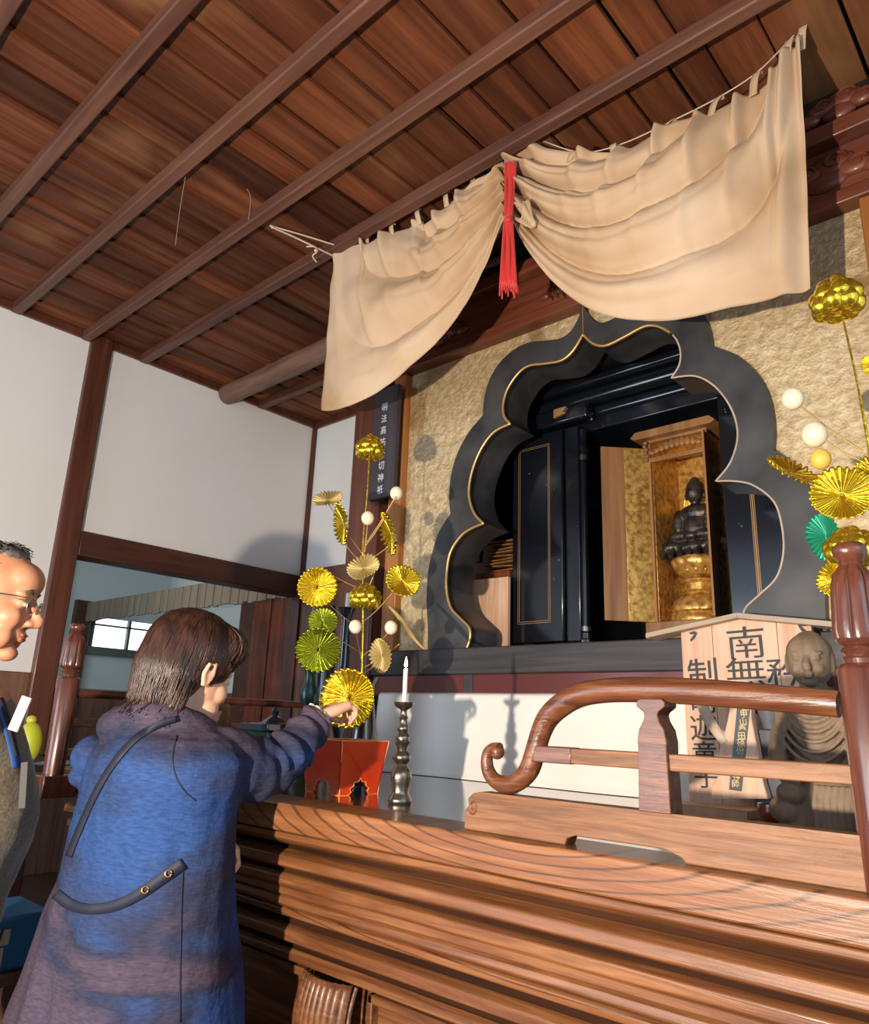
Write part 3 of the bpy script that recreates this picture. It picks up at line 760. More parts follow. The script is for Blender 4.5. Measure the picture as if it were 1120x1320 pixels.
# the gathered knot of cloth beside the sash
kn = MB()
for i in range(6):
    a = i * .9
    kn.tube(spline([Y_(664 + 3 * i, 262 + 4 * math.sin(a), 1.682), Y_(676 + 2 * i, 266 + 5 * i * .7, 1.665), Y_(672 + 3 * i, 283 + 2 * i, 1.68), Y_(660 + 2 * i, 279 + i, 1.695)], 6), [.008 + .002 * math.sin(k_2) for k_2 in range(19)], 8, flat=.6)
kn.build('gathered_knot', 'curtain', cu, smooth=180)
loops = [((437, 327), (439, 311)), ((474, 316), (474, 303)), ((506, 302), (505, 288)), ((541, 285), (537, 269)), ((576, 262), (575, 246)), ((611, 240), (609, 222)), ((652, 212), (647, 194)),
         ((668, 195), (672, 178)), ((696, 194), (691, 180)), ((734, 203), (743, 195)), ((792, 194), (790, 186)), ((850, 172), (866, 155)), ((915, 147), (927, 125)), ((970, 118), (976, 93)), ((1014, 73), (1018, 51)), ((1032, 60), (1037, 28))]
for (a, b_) in loops:
    yy = cy(a[0]); p, q = Y_(*a, yy - .006), Y_(*b_, yy - .004)
    mm = (p + q) / 2 + Vector((0, -.006, 0)); wd = .011
    sp_ = spline([p + Vector((0, 0, -.014)), mm, q, q + Vector((0, .012, -.003))], 4)
    lp = MB(); 
    for z in sp_: lp.v += [z + Vector((-wd, 0, 0)), z + Vector((wd, 0, 0))]
    lp.f = [(2 * i, 2 * i + 1, 2 * i + 3, 2 * i + 2) for i in range(len(sp_) - 1)]
    lp.build('loop', 'curtain', cu, smooth=180, solid=.002)
MB().tube(spline([Y_(430, 318, 1.70), Y_(520, 278, 1.71), Y_(610, 222, 1.725), Y_(670, 178, 1.735), Y_(745, 196, 1.76), Y_(800, 186, 1.80), Y_(868, 155, 1.81), Y_(927, 125, 1.83), Y_(976, 93, 1.845), Y_(1018, 51, 1.86), Y_(1040, 26, 1.87)], 6), .002, 6).build('hanging_cord', 'rope', cu)
# red sash
rs = MB()
def strands(x0, y0, x1, y1, n_, w0, w1, yy):
    for i in range(n_):
        a = (i + .5) / n_ - .5
        rs.tube(spline([Y_(x0 + a * w0, y0, yy + .004 * math.sin(i * 2.1)), Y_(lin(x0, x1, .5) + a * (w0 + w1) / 2, lin(y0, y1, .5), yy - .006 * math.cos(i * 1.7)), Y_(x1 + a * w1, y1 + 3 * math.sin(i * 3), yy)], 5), .0058, 6)
strands(658, 208, 655, 284, 7, 14, 8, 1.665); strands(655, 280, 655, 368, 8, 9, 22, 1.66)
for i in range(16):
    a = i / 15 - .5; rs.tube([Y_(655 + a * 21, 364, 1.66), Y_(656 + a * 24, 377 + rnd.uniform(-4, 8), 1.656 + .008 * (i % 2))], .0028, 5)
rs.ell(Y_(655, 283, 1.65), (.012, .012, .014))
o = rs.build('sash', 'redsash', smooth=180, origin=tuple(Y_(655, 283, 1.75)))
tag(o, 'red cloth sash tying the two halves of the cream curtain together', 'sash')
ro = MB()
pA = Y_(348, 291, 1.50); pA = Z_(348, 291, 3.18)
ro.tube(spline([pA, Z_(390, 303, 3.20), Z_(432, 316, 3.21)], 8), .0035, 6)
ro.tube(spline([pA + Vector((.01, 0, -.01)), Z_(380, 306, 3.18), Z_(405, 318, 3.18), Y_(434, 332, 1.695)], 8), .0038, 6)
ro.tube(spline([Z_(395, 318, 3.17), Z_(405, 318, 3.17), Z_(409, 324, 3.17), Z_(403, 330, 3.16), Z_(408, 338, 3.15)], 5), .003, 6)
ro.ell(Z_(407, 323, 3.17), .007)
o = ro.build('rope', 'rope', smooth=180, origin=tuple(pA)); tag(o, 'pale twisted rope stretched from the ceiling to the curtain\'s left corner', 'rope')
# cobweb threads
for i, (pts, lab) in enumerate([([(239, 228), (232, 270), (226, 316)], 'long thin thread hanging straight down from the ceiling'), ([(318, 243), (323, 256), (320, 284)], 'short curled thread hanging from the ceiling batten')]):
    q = Z_(*pts[0], 3.2); y0 = q.y
    o = MB().tube(spline([Y_(a, b_, y0) for a, b_ in pts], 6), .0009, 5).build('cobweb', 'cobweb', origin=tuple(q)); tag(o, lab, 'cobweb', 'threads hanging from the ceiling')
# calligraphy board on the pillar
cs = thing('calligraphy_board', 'narrow dark board with white calligraphy hung on the left altar pillar', 'sign', tuple(Y_(490, 640, 2.068)))
pz0, pz1 = Y_(490, 643, 2.068).z, 2.75
xa, xb = Y_(478, 600, 2.068).x + .008, Y_(509, 600, 2.068).x + .006
MB().box(xa, xb, 2.058, 2.081, pz0, pz1).build('board', 'signdark', cs, bevel=.002)
wr = MB(); zc = pz0 + .036
for ch in '祇神切一祐高法明': 
    text_mb(ch, .038, lambda a, b_, zc=zc: ((xa + xb) / 2 - .004 + a * .9, 2.0568, zc + b_), bold=.004).build('character', 'whitepaint', cs, smooth=0); zc += .054
MB().box(xa - .0, xa + .05, 2.055, 2.081, pz1, pz1 + .02).build('hanger', 'black', cs)

# ================================================================== INSIDE THE CUSPED WINDOW
zs = thing('lacquer_shrine_cabinet', 'tall black lacquer shrine cabinet with opened doors inside the cusped window', 'shrine cabinet', (-1.2, 2.52, SZ - .005))
def ins(px, py, y): return Y_(px, py, y)
CY = 2.52
cb_ = MB(); cb_.box(-1.62, -1.50, CY - .03, CY + .5, SZ, 2.52); cb_.box(-.86, -.74, CY - .03, CY + .5, SZ, 2.52); cb_.box(-1.62, -.74, CY + .48, CY + .52, SZ, 2.7)
cb_.build('body', 'blacklac', zs, bevel=.006)
MB().box(-1.75, -.62, CY - .10, CY + .5, SZ - .003, SZ + .022).build('base', 'blacklac', zs, bevel=.004)
lt = MB(); lt.box(-1.60, -.75, CY - .04, CY + .4, 2.50, 2.56)
lt.build('lintel', 'blacklac', zs, bevel=.006)
for i, (za, zb, yo, r) in enumerate([(2.555, 2.60, .055, .02), (2.60, 2.66, .10, .028), (2.66, 2.70, .13, .018), (2.70, 2.80, .19, .045), (2.80, 2.90, .25, .045)]):
    MB().box(-1.66 - yo * 1.1, -.70 + yo * 1.1, CY - yo, CY + .45, za, zb).build('cornice', 'blacklac', zs, bevel=r * .8, segs=5)
for x in (-1.455, -.845):
    c = MB(); c.lathe([(.0, SZ + .02), (.030, SZ + .022), (.030, SZ + .05), (.022, SZ + .055), (.022, SZ + .075), (.017, SZ + .08), (.017, 2.40), (.022, 2.405), (.022, 2.43), (.018, 2.435), (.018, 2.50)], (x, CY - .065, 0), 18)
    c.build('column', 'blacklac', zs, smooth=40)
    MB().lathe([(.0, SZ + .082), (.0225, SZ + .083), (.0225, SZ + .10), (.0, SZ + .101)], (x, CY - .065, 0), 18).build('column_band', 'pewter', zs, smooth=40, label='silvery metal band on the column'); MB().lathe([(0, 2.37), (.0215, 2.371), (.0215, 2.39), (0, 2.391)], (x, CY - .065, 0), 18).build('column_band', 'pewter', zs, smooth=40, label='silvery metal band on the column')
def goldline(x0, x1, z0, z1, y, parent, w=.0016):
    for d in (0, .007):
        m = MB(); 
        for a, b_, c_, e in ((x0 + d, x1 - d, z0 + d, z0 + d + w), (x0 + d, x1 - d, z1 - d - w, z1 - d)): m.box(a, b_, y - .0012, y + .001, c_, e)
        for a in (x0 + d, x1 - d - w): m.box(a, a + w, y - .0012, y + .001, z0 + d, z1 - d)
        m.build('gold_line', 'goldline', parent, smooth=0)
dy_ = 2.40
pa, pb = ins(660, 828, dy_), ins(724, 818, dy_); zt_ = ins(690, 566, dy_).z
d = MB().box(pa.x - .002, pb.x + .006, dy_, dy_ + .022, pa.z - .005, zt_ + .015).build('door', 'blacklac', zs, bevel=.003)
goldline(ins(668, 700, dy_).x, ins(709, 700, dy_).x, ins(668, 805, dy_).z, ins(690, 576, dy_).z, dy_, d)
d = MB().box(pb.x + .008, pb.x + .07, dy_ + .02, dy_ + .04, pa.z - .005, zt_ + .02).build('door', 'blacklac', zs, bevel=.003)
px_ = ins(925, 700, dy_).x
d = MB().box(px_ + .03, px_ + .30, dy_, dy_ + .022, pa.z - .005, zt_ + .015).build('door', 'blacklac', zs, bevel=.003)
goldline(px_ + .12, ins(975, 700, dy_).x + .0, ins(668, 805, dy_).z, ins(690, 576, dy_).z, dy_, d)
# small metal brackets stuck near the top left
for (a, b_), nm in (((592, 520), 0), ((706, 522), 1), ((690, 520), 0)):
    pass
# gilded inner shrine
gs = thing('gilded_shrine', 'small gilded wooden shrine with open doors standing in the black cabinet', 'shrine', (-1.07, CY, SZ + .02))
GY = 2.50
gl, gr_ = ins(842, 700, GY).x, ins(921, 700, GY).x; g0 = ins(842, 803, GY).z; g1 = ins(880, 560, GY).z
MB().box(gl - .03, gr_ + .03, GY - .03, GY + .26, SZ + .022, g0).build('base', 'cabwood', gs, bevel=.004)
b = MB(); b.box(gl, gl + .012, GY, GY + .24, g0, g1); b.box(gr_ - .012, gr_, GY, GY + .24, g0, g1); b.box(gl, gr_, GY + .225, GY + .24, g0, g1); b.box(gl, gr_, GY, GY + .24, g1 - .01, g1)
b.build('body', 'gold', gs, bevel=.0015)
for x in (gl + .004, gr_ - .004):
    MB().lathe([(0, g0), (.0075, g0 + .001), (.0075, g0 + .02), (.006, g0 + .022), (.006, g1 - .06), (.008, g1 - .055), (.008, g1)], (x, GY - .008, 0), 14).build('post', 'cabwood', gs)
tz = g1 - .075
tb = MB(); tb.box(gl, gr_, GY - .012, GY + .004, tz - .012, tz + .006); tb.box(gl - .006, gr_ + .006, GY - .02, GY + .01, g1 - .012, g1 + .006)
tb.build('lintel', 'cabwood', gs, bevel=.002)
cvm = MB()
for i in range(11):
    t = i / 10; x = lin(gl + .012, gr_ - .012, t); cvm.ell((x, GY - .006, tz + .026 + .022 * math.sin(PI * t)), (.013, .007, .008 + .012 * math.sin(PI * t)), n=10, m=6)
for i in range(6): cvm.ell((gl - .004 + .005 * (i % 2), GY - .016 - .003 * i % 3, tz + .0 + i * .012), (.009, .009, .008), n=8, m=6)
for i in range(6): cvm.ell((gr_ + .002, GY - .016, tz + .0 + i * .012), (.007, .008, .008), n=8, m=6)
cvm.build('carving', 'cabwood', gs, smooth=180)
rf_ = MB(); rf_.prism([(gl - .05, g1 + .008), (gl - .035, g1 - .002), (gr_ + .035, g1 - .002), (gr_ + .05, g1 + .008), (gr_ + .03, g1 + .028), (gl - .03, g1 + .028)], lambda a, z: (a, GY - .055, z), lambda a, z: (a, GY + .26, z))
rf_.build('roof', 'cabwood', gs, bevel=.002)
def leafdoor(pA, pB, z0, z1, nm='door', m='gold'):
    a = Vector((pA[0], pA[1], 0)); b_ = Vector((pB[0], pB[1], 0)); nrm = (b_ - a).cross(Vector((0, 0, 1))).normalized() * .004
    mb = MB().add([tuple(p + q + Vector((0, 0, z))) for z in (z0, z1) for p in (a, b_) for q in (-nrm, nrm)], [(0, 1, 3, 2), (4, 6, 7, 5), (0, 2, 6, 4), (1, 5, 7, 3), (0, 4, 5, 1), (2, 3, 7, 6)])
    return mb.build(nm, m, gs, bevel=.001)
q1 = (gl - .004, GY - .006); q2y = GY - .075; q2 = (ins(807, 700, q2y).x, q2y); q3y = GY - .135; q3 = (ins(777, 700, q3y).x, q3y)
leafdoor(q1, q2, g0, g1 - .03); leafdoor(q2, q3, g0, g1 - .03, m='cabwood')
r2 = (gr_ + .004, GY - .006)
leafdoor(r2, (gr_ + .012, GY - .075), g0, g1 - .03, m='cabwood')
# Buddha on a lotus pedestal, with a gilt aureole
bx = (gl + gr_) / 2 + .006; by = GY + .12
st = thing('buddha_statue', 'small dark seated Buddha on a tiered golden lotus pedestal inside the gilded shrine', 'statue', (bx, by, g0))
def zz(py): return ins(885, py, by).z
zb0, zl, ztop = zz(795), zz(722), zz(612)
ped = MB()
def sc_(nn, a): return lambda t, j, z: 1 + a * abs(math.sin(nn * t / 2))
hh = zl - g0
def P_(pts): return [(r * 1.12, g0 + t * hh) for r, t in pts]
ped.lathe(P_([(.098, 0), (.10, .02), (.10, .10), (.094, .13), (.098, .15), (.092, .18)]), (bx, by, 0), 48)
ped.lathe(P_([(.090, .18), (.092, .24), (.080, .36), (.062, .42)]), (bx, by, 0), 64, sc_(16, .05))
ped.lathe(P_([(.058, .42), (.062, .45), (.058, .48), (.050, .50), (.050, .60), (.060, .62), (.062, .65), (.055, .67)]), (bx, by, 0), 32, sc_(8, .05))
ped.lathe(P_([(.045, .67), (.06, .74), (.078, .84), (.086, .93), (.080, .99), (.05, 1.0)]), (bx, by, 0), 64, sc_(14, .07))
for lay, (rr_, t0) in enumerate(((.088, .24), (.078, .33), (.070, .80), (.082, .90))):
    for i in range(14):
        a = 2 * PI * (i + .5 * lay) / 14
        ped.ell((bx + rr_ * math.cos(a), by + rr_ * math.sin(a), g0 + t0 * hh), (.011, .011, .014), n=8, m=6)
ped.build('pedestal', 'gold', st, smooth=60)
man = MB(); cz_ = zz(660)
def mf(u, v):
    a = 2 * PI * u; r = v; return (bx - .012 + .078 * r * math.cos(a), by + .072 + .006 * math.sin(r * 26) * (r > .3) + .004 * math.sin(a * 17 + r * 20), cz_ + .005 + .118 * r * math.sin(a) + .02 * r * max(0, math.sin(a)) ** 6)
man.grid(mf, 90, 26, True); man.build('aureole', 'brightgold', st, smooth=180, solid=.004)
bd = MB(); sb = (ztop - zl)
z0_ = zl; s_ = sb / .30
def E(dx, dy2, dz, a, b_, c_): bd.ell((bx + dx * s_, by + dy2 * s_, z0_ + dz * s_), (a * s_, b_ * s_, c_ * s_), n=14, m=10)
E(0, -.01, .03, .105, .065, .032); E(-.075, -.03, .035, .045, .045, .028); E(.075, -.03, .035, .045, .045, .028)
E(0, 0, .10, .052, .04, .075); E(0, 0, .155, .062, .036, .035); E(-.058, -.008, .12, .022, .024, .055); E(.058, -.008, .12, .022, .024, .055)
E(-.04, -.045, .072, .045, .018, .018); E(.04, -.045, .072, .045, .018, .018); E(0, -.06, .066, .024, .016, .014)
E(0, -.004, .195, .016, .016, .02); E(0, -.006, .228, .030, .032, .038); E(0, 0, .268, .018, .018, .018); E(0, .002, .25, .030, .030, .026)
E(-.031, 0, .222, .006, .008, .016); E(.031, 0, .222, .006, .008, .016)
for i in range(5): bd.tube([(bx + s_ * (.095 - i * .012) * math.cos(t), by - s_ * (.062 - .004 * i), z0_ + s_ * (.04 - .02 * math.sin(t) + .006 * i)) for t in np.linspace(0, PI, 14)], .003 * s_ * 1.4, 5)
for i in range(7): bd.tube([(bx + s_ * (-.09 + .03 * i), by - s_ * .06, z0_ + s_ * .03), (bx + s_ * (-.095 + .031 * i), by - s_ * .082, z0_ - s_ * .005)], (.009 * s_), 6)
bd = bd.fused(.0022, 2); bd.build('seated_figure', 'bronze', st, smooth=180)
fl = MB()
for i in range(5): fl.ell((bx + .028 + .012 * math.cos(i * 1.26), by - .085, zl - .012 + .012 * math.sin(i * 1.26)), (.007, .004, .009), n=8, m=6)
fl.build('gilt_ornament', 'foil', st)

# things lying inside on the left
p = [ins(598, 750, 2.36), ins(655, 763, 2.36), ins(655, 835, 2.36), ins(598, 835, 2.36)]
pb_ = MB().prism([(p[0].x, p[0].z), (p[1].x + .01, p[0].z - .004), (p[1].x + .01, SZ), (p[0].x, SZ)], lambda a, z: (a, 2.345, z), lambda a, z: (a, 2.362, z))
o = pb_.build('wooden_board', 'pale', bevel=.001, origin=(p[0].x, 2.35, SZ)); tag(o, 'bare pale wooden board standing inside the cusped window, lower left', 'board')
bu = MB()
for i in range(9):
    z = ins(640, 700 + i * 4.5, 2.5).z; x = ins(625 + (i * 37 % 13), 700, 2.5).x
    bu.obox((x + .08, 2.5 + .004 * (i % 3), z), (.16, .03, .006), Matrix.Rotation(.05 * math.sin(i * 2), 3, 'Y'))
o = bu.build('wood_slips', 'cabwood', bevel=.0008, origin=(ins(640, 730, 2.5).x, 2.5, ins(640, 735, 2.5).z)); tag(o, 'loose stack of thin wooden slips beside the black cabinet door', 'wood slips', kind='stuff')
sb_ = MB().box(-1.98, -1.80, 2.44, 2.62, SZ, ins(640, 741, 2.5).z); o = sb_.build('wooden_stand', 'reddoor', bevel=.004, origin=(-1.9, 2.5, SZ)); tag(o, 'reddish wooden stand carrying the stack of wooden slips', 'stand')
for i, (a, b_, w_, h_, lab) in enumerate(((681, 517, 9, 10, 'small brass fitting on the dark beam, leftmost of the three under the arch'), (722, 532, 17, 11, 'forked brass fitting under the arch, widest and lowest of the three'), (712, 490, 12, 12, 'pair of small white metal hooks under the arch'))):
    q = ins(a, b_, 2.395); m = MB(); k2 = 2.395 * 1.0 / F * 1.35
    if i < 2: m.prism([(-w_ / 2, -h_ / 2), (w_ / 2, -h_ / 2 + 3), (w_ * .2, 0), (w_ / 2, h_ / 2), (-w_ / 2, h_ / 2)], lambda x, z: (q.x + x * k2, 2.39, q.z + z * k2), lambda x, z: (q.x + x * k2, 2.398, q.z + z * k2))
    else:
        for s2 in (-3, 4): m.tube(spline([(q.x + s2 * k2, 2.394, q.z + 6 * k2), (q.x + s2 * k2, 2.394, q.z - 3 * k2), (q.x + (s2 + 3) * k2, 2.388, q.z - 5 * k2)], 4), .003, 6)
    o = m.build('metal_fitting', 'goldline' if i < 2 else 'pewter', origin=tuple(q)); tag(o, lab, 'fitting', 'metal fittings under the arch')
trim(MB().box(-2.0, -1.40, 2.40, 2.46, 2.53, 2.60), 'blacklac', .01)
trim(MB().box(-2.1, -.4, 2.42, 2.44, 2.85, 3.2), 'header', .002)

# ================================================================== ON THE TABLE
# candlestick with candle
sp0 = Z_(515, 1036, T); cx, cy_ = sp0.x, sp0.y
def kz(py): return Y_(517, py, cy_).z
pt = kz(905); hgt = pt - T
cs_ = thing('candlestick', 'turned pewter candlestick at the front of the altar table', 'candlestick', (cx, cy_, T))
ut = cy_ and (1.33 / F) * 1.3
pf = [(13.5, 0), (15, .02), (14.5, .05), (11, .09), (10, .13), (11.5, .19), (13, .24), (13, .28), (11, .33), (7, .365), (6.5, .38), (11, .42), (12, .45), (10.5, .48), (6.5, .51), (7, .54), (9, .58), (10, .595), (8.5, .61), (9.5, .64), (8, .67), (5.5, .69), (7.5, .72), (8, .735), (6, .76), (5, .80), (5, .83), (6, .84), (4.5, .86), (4, .91), (5, .925), (9, .94), (12.5, .965), (13.6, 1.0), (12.6, 1.0), (9, .98), (.5, .975)]
dd = float(np.dot(RM[:, 2], np.array((cx, cy_, 1.3)) - CAM)); kp = dd / F
MB().lathe([(r * kp, T + t * hgt) for r, t in pf], (cx, cy_, 0), 36, lambda t, j, z: 1 + (.07 * max(0, math.sin(3 * t)) if z < T + .3 * hgt else 0)).build('stick', 'pewter', cs_, smooth=50)
cn = thing('candle', 'lit white candle standing in the pewter candlestick', 'candle', (cx, cy_, pt - .004))
zt_ = kz(862)
MB().lathe([(0, pt - .004), (.0055, pt - .004), (.0055, zt_ - .001), (.004, zt_)], (cx, cy_, 0), 18).build('wax', 'wax', cn)
MB().tube([(cx, cy_, zt_ - .002), (cx + .001, cy_, zt_ + .006)], .0007, 6).build('wick', 'wick', cn)
MB().lathe([(.0003, zt_ + .002), (.0036, zt_ + .006), (.0044, zt_ + .010), (.0026, zt_ + .019), (.0003, zt_ + .029)], (cx, cy_, 0), 12).build('flame', 'flame', cn)
light('candle_flame', 'POINT', (cx, cy_, zt_ + .014), .35, (1, .6, .25), .006)
# red box (flared, footed)
def redbox():
    q0 = Z_(412, 1028, T); c0 = Vector((-1.555, 1.385, 0))
    h = Y_(440, 955, 1.30).z - T
    rt = thing('offering_box', 'flared red lacquer box with worn yellow edges and cut-out feet beside the candlestick', 'box', (c0.x, c0.y, T))
    wb, wt = .062, .082
    # four flared panels with a bracket-shaped gap at the foot
    for i in range(4):
        R = Matrix.Rotation(i * PI / 2, 3, 'Z')
        pts = [(-1, 0), (-.55, 0), (-.42, .06), (-.50, .12), (-.34, .16), (-.28, .24), (-.10, .24), (0, .31), (.10, .24), (.28, .24), (.34, .16), (.50, .12), (.42, .06), (.55, 0), (1, 0), (1, 1), (-1, 1)]
        def f(off):
            def g(a, t):
                hw_ = lin(wb, wt, t) + .004 * (1 - t) ** 4; v_ = Vector((a * hw_, -hw_ + off, T + t * h)); return R @ v_ + Vector((c0.x, c0.y, 0))
            return g
        MB().prism(pts, f(0), f(.006)).build('side_panel', 'redlac', rt, smooth=0)
        e = MB(); e.tube([R @ Vector((s2, -s2, T + t * h)) + Vector((c0.x, c0.y, 0)) for t, s2 in [(t, lin(wb, wt, t) + .004 * (1 - t) ** 4) for t in np.linspace(0.01, 1, 8)]], .0016, 6)
        e.tube([R @ Vector((-wt, -wt, T + h)) + Vector((c0.x, c0.y, 0)), R @ Vector((wt, -wt, T + h)) + Vector((c0.x, c0.y, 0))], .0014, 6)
        e.tube([f(0)(a, t) + R @ Vector((0, -.0005, 0)) for a, t in pts[:15]], .0010, 5)
        e.build('worn_edge', 'wornedge', rt)
    MB().box(c0.x - wt * .93, c0.x + wt * .93, c0.y - wt * .93, c0.y + wt * .93, T + h * .86, T + h * .9).build('tray', 'black', rt)
    return rt, c0, h
rb, rbc, rbh = redbox()

def ruffle(seed=0, pleats=26, amp=.085, cup=.16):
    """a pleated foil disc of unit radius in its xy plane, facing +z"""
    r = random.Random(seed); ph = [r.uniform(-.25, .25) for _ in range(pleats)]
    def fn(u, v):
        a = 2 * PI * u; i = int(u * pleats) % pleats
        q = .04 + .96 * v; s2 = abs(math.sin(a * pleats / 2 + 0))
        R_ = q * (1 + .035 * s2 * v); z = amp * (s2 * 2 - 1) * v ** .8 + cup * v * v + .05 * math.sin(a * 3 + seed) * v * v + .12 * ph[i] * v * v
        return (R_ * math.cos(a), R_ * math.sin(a), z)
    return MB().grid(fn, pleats * 6, 12, True)
def orient(n_, up=(0, 0, 1)):
    n_ = Vector(n_).normalized(); x = Vector(up).cross(n_)
    if x.length < 1e-3: x = Vector((1, 0, 0))
    x.normalize(); y = n_.cross(x); return Matrix((x, y, n_)).transposed()
def tocam(p): return (Vector((0, 0, 1.35)) - Vector(p)).normalized()
def disc(parent, px, py, y, rx, ry, rot=0, m='foil', seed=0, tilt=None, name='flower_disc', lab=None, backm=None):
    """rx, ry in photo pixels; ry<rx means the disc is seen tilted; rot = image-plane angle of its long axis (deg, ccw)"""
    c = Y_(px, py, y); k3 = float(np.dot(RM[:, 2], np.array(c) - CAM)) / F
    r_ = max(rx, ry) * k3; v_ = tocam(c)
    right = Vector(RM[:, 0]); upv = Vector(-RM[:, 1]); a = math.radians(rot)
    la = right * math.cos(a) + upv * math.sin(a); sa = -right * math.sin(a) + upv * math.cos(a)
    if ry > rx: la, sa = sa, -la
    ct = min(rx, ry) / max(rx, ry); th = math.acos(min(1, ct)) * (tilt or 1)
    n_ = (v_ * math.cos(th) + sa * math.sin(th)).normalized()
    x = (la - n_ * la.dot(n_)).normalized(); R = Matrix((x, n_.cross(x), n_)).transposed()
    mb = ruffle(seed); mb.v = [R @ (v * r_) + c for v in mb.v]
    o = mb.build(name, m, parent, smooth=180, solid=.0008, label=lab); return c
def foilbud(parent, px, py, y, r, m='foil', name='lotus_bud', flat=1.0):
    c = Y_(px, py, y); k3 = float(np.dot(RM[:, 2], np.array(c) - CAM)) / F; R_ = r * k3
    mb = MB()
    mb.ell(c, (R_ * .72, R_ * .72, R_ * .8 * flat), n=20, m=14)
    rr2 = random.Random(px)
    for lay, (n_, rd, z_, s2) in enumerate(((7, .62, -.38, .44), (7, .66, -.02, .42), (5, .46, .38, .36), (3, .18, .68, .30))):
        for i in range(n_):
            a = 2 * PI * (i + .5 * lay) / n_ + .2
            p = c + Vector((rd * R_ * math.cos(a), rd * R_ * math.sin(a), z_ * R_ * flat))
            mb.ell(p, (s2 * R_, s2 * R_, s2 * R_ * 1.05), n=12, m=8)
    mb.build(name, m, parent, smooth=180); return c
def bead(parent, px, py, y, r, m='bead'):
    c = Y_(px, py, y); k3 = float(np.dot(RM[:, 2], np.array(c) - CAM)) / F
    MB().ell(c, (r * k3, r * k3, r * k3 * 1.1), n=20, m=14).build('bead', m, parent, smooth=180); return c
def stem(parent, pts, r, m='foil', name='stem'):
    MB().tube(spline(pts, 6) if len(pts) > 2 else pts, r, 8).build(name, m, parent, smooth=180)
def wire(parent, p0, p1, y, y2=None):
    a, b_ = Y_(*p0, y), Y_(*p1, y2 or y); m_ = (a + b_) / 2 + Vector((0, 0, -.006)); stem(parent, [a, m_, b_], .0016, 'goldedge', 'wire')

AYY = 1.60
base = Z_(465, 985, T)
va_p = Y_(468, 950, AYY)
av = thing('black_vase', 'glossy black vase holding the left foil lotus arrangement', 'vase', (va_p.x, AYY, T))
vz = Y_(468, 873, AYY).z
MB().lathe([(0, T), (.034, T + .001), (.038, T + .02), (.046, T + .07), (.047, T + .11), (.038, T + .16), (.026, lin(T, vz, .8)), (.026, lin(T, vz, .93)), (.036, vz), (.033, vz), (.02, vz - .02), (0, vz - .02)], (va_p.x, AYY, 0), 36).build('body', 'blackvase', av, smooth=60)
fa = thing('foil_lotus_arrangement', 'tall gold foil lotus flowers and cream beads in the black vase on the left', 'artificial flowers', (va_p.x, AYY, vz - .02), 'foil lotus arrangements on the altar')
stem(fa, [Y_(466, 900, AYY), Y_(468, 800, AYY), Y_(468, 700, AYY), Y_(473, 640, AYY), Y_(476, 590, AYY)], [.0032] * 13 + [.0022] * 12, 'foil', 'main_stem')
foilbud(fa, 477, 577, AYY, 18); foilbud(fa, 471, 769, AYY, 20, flat=.85)
disc(fa, 423, 645, AYY - .03, 19, 9, 12, 'foilback', 1); disc(fa, 443, 675, AYY - .02, 10, 27, 8, 'foil', 2); disc(fa, 504, 687, AYY + .02, 9, 28, 14, 'foil', 3)
disc(fa, 409, 757, AYY - .05, 25, 25, 0, 'foil', 4); disc(fa, 469, 733, AYY - .03, 21, 14, 20, 'foilback', 5); disc(fa, 519, 750, AYY + .03, 22, 19, -25, 'foil', 6)
disc(fa, 450, 900, AYY - .17, 34, 37, 8, 'foil', 8); disc(fa, 493, 845, AYY - .02, 14, 22, 8, 'foilback', 9)
for b_ in ((511, 636, .02), (474, 668, -.03), (458, 808, -.04), (504, 809, .0)): bead(fa, b_[0], b_[1], AYY + b_[2], 8.3)
for p0, p1 in (((468, 715), (425, 652)), ((467, 725), (444, 700)), ((470, 705), (500, 660)), ((470, 722), (500, 705)), ((466, 760), (412, 730)), ((472, 762), (484, 735)), ((466, 812), (415, 770)), ((466, 850), (458, 808)), ((468, 845), (504, 812)), ((467, 870), (488, 850)), ((467, 880), (455, 890)), ((470, 800), (505, 765)), ((466, 842), (420, 808)), ((470, 712), (474, 672)), ((472, 700), (510, 640)), ((470, 860), (515, 830))):
    wire(fa, p0, p1, AYY, AYY)
th = MB(); 
def thf(u, v):
    p = Y_(lin(497, 548, u), lin(778, 838, u), AYY + .05); return p + Vector((0, .0, (v - .5) * .018 * math.sin(PI * min(1, u + .02)))) + Vector((.006 * (v - .5), .008 * math.sin(u * 6), 0))
th.grid(thf, 16, 3); th.build('long_leaf', 'foilback', fa, smooth=180, solid=.0006)
# green bronze vase with its own foil leaves
gy = 1.50; gp_ = Y_(397, 905, gy)
gv = thing('green_bronze_vase', 'green bronze vase with knobbed neck behind the woman\'s hand', 'vase', (gp_.x, gy, T))
g_ = lambda py: Y_(397, py, gy).z
MB().lathe([(0, T), (.045, T), (.04, T + .02), (.02, T + .06), (.013, g_(925)), (.013, g_(915)), (.024, g_(903)), (.026, g_(892)), (.018, g_(882)), (.015, g_(872)), (.018, g_(866)), (.022, g_(850)), (.03, g_(838)), (.028, g_(836)), (.01, g_(850)), (0, g_(850))], (gp_.x, gy, 0), 28).build('body', 'greenbronze', gv, smooth=50)
ga = thing('foil_leaf_spray', 'greenish gold foil leaves standing in the green bronze vase', 'artificial flowers', (gp_.x, gy, g_(850)))
disc(ga, 410, 838, gy - .02, 28, 28, 0, 'foilgreen', 11); disc(ga, 416, 802, gy - .01, 18, 17, 0, 'foilgreen', 12)
stem(ga, [Y_(402, 858, gy), Y_(406, 830, gy), Y_(414, 800, gy)], .002, 'goldedge')
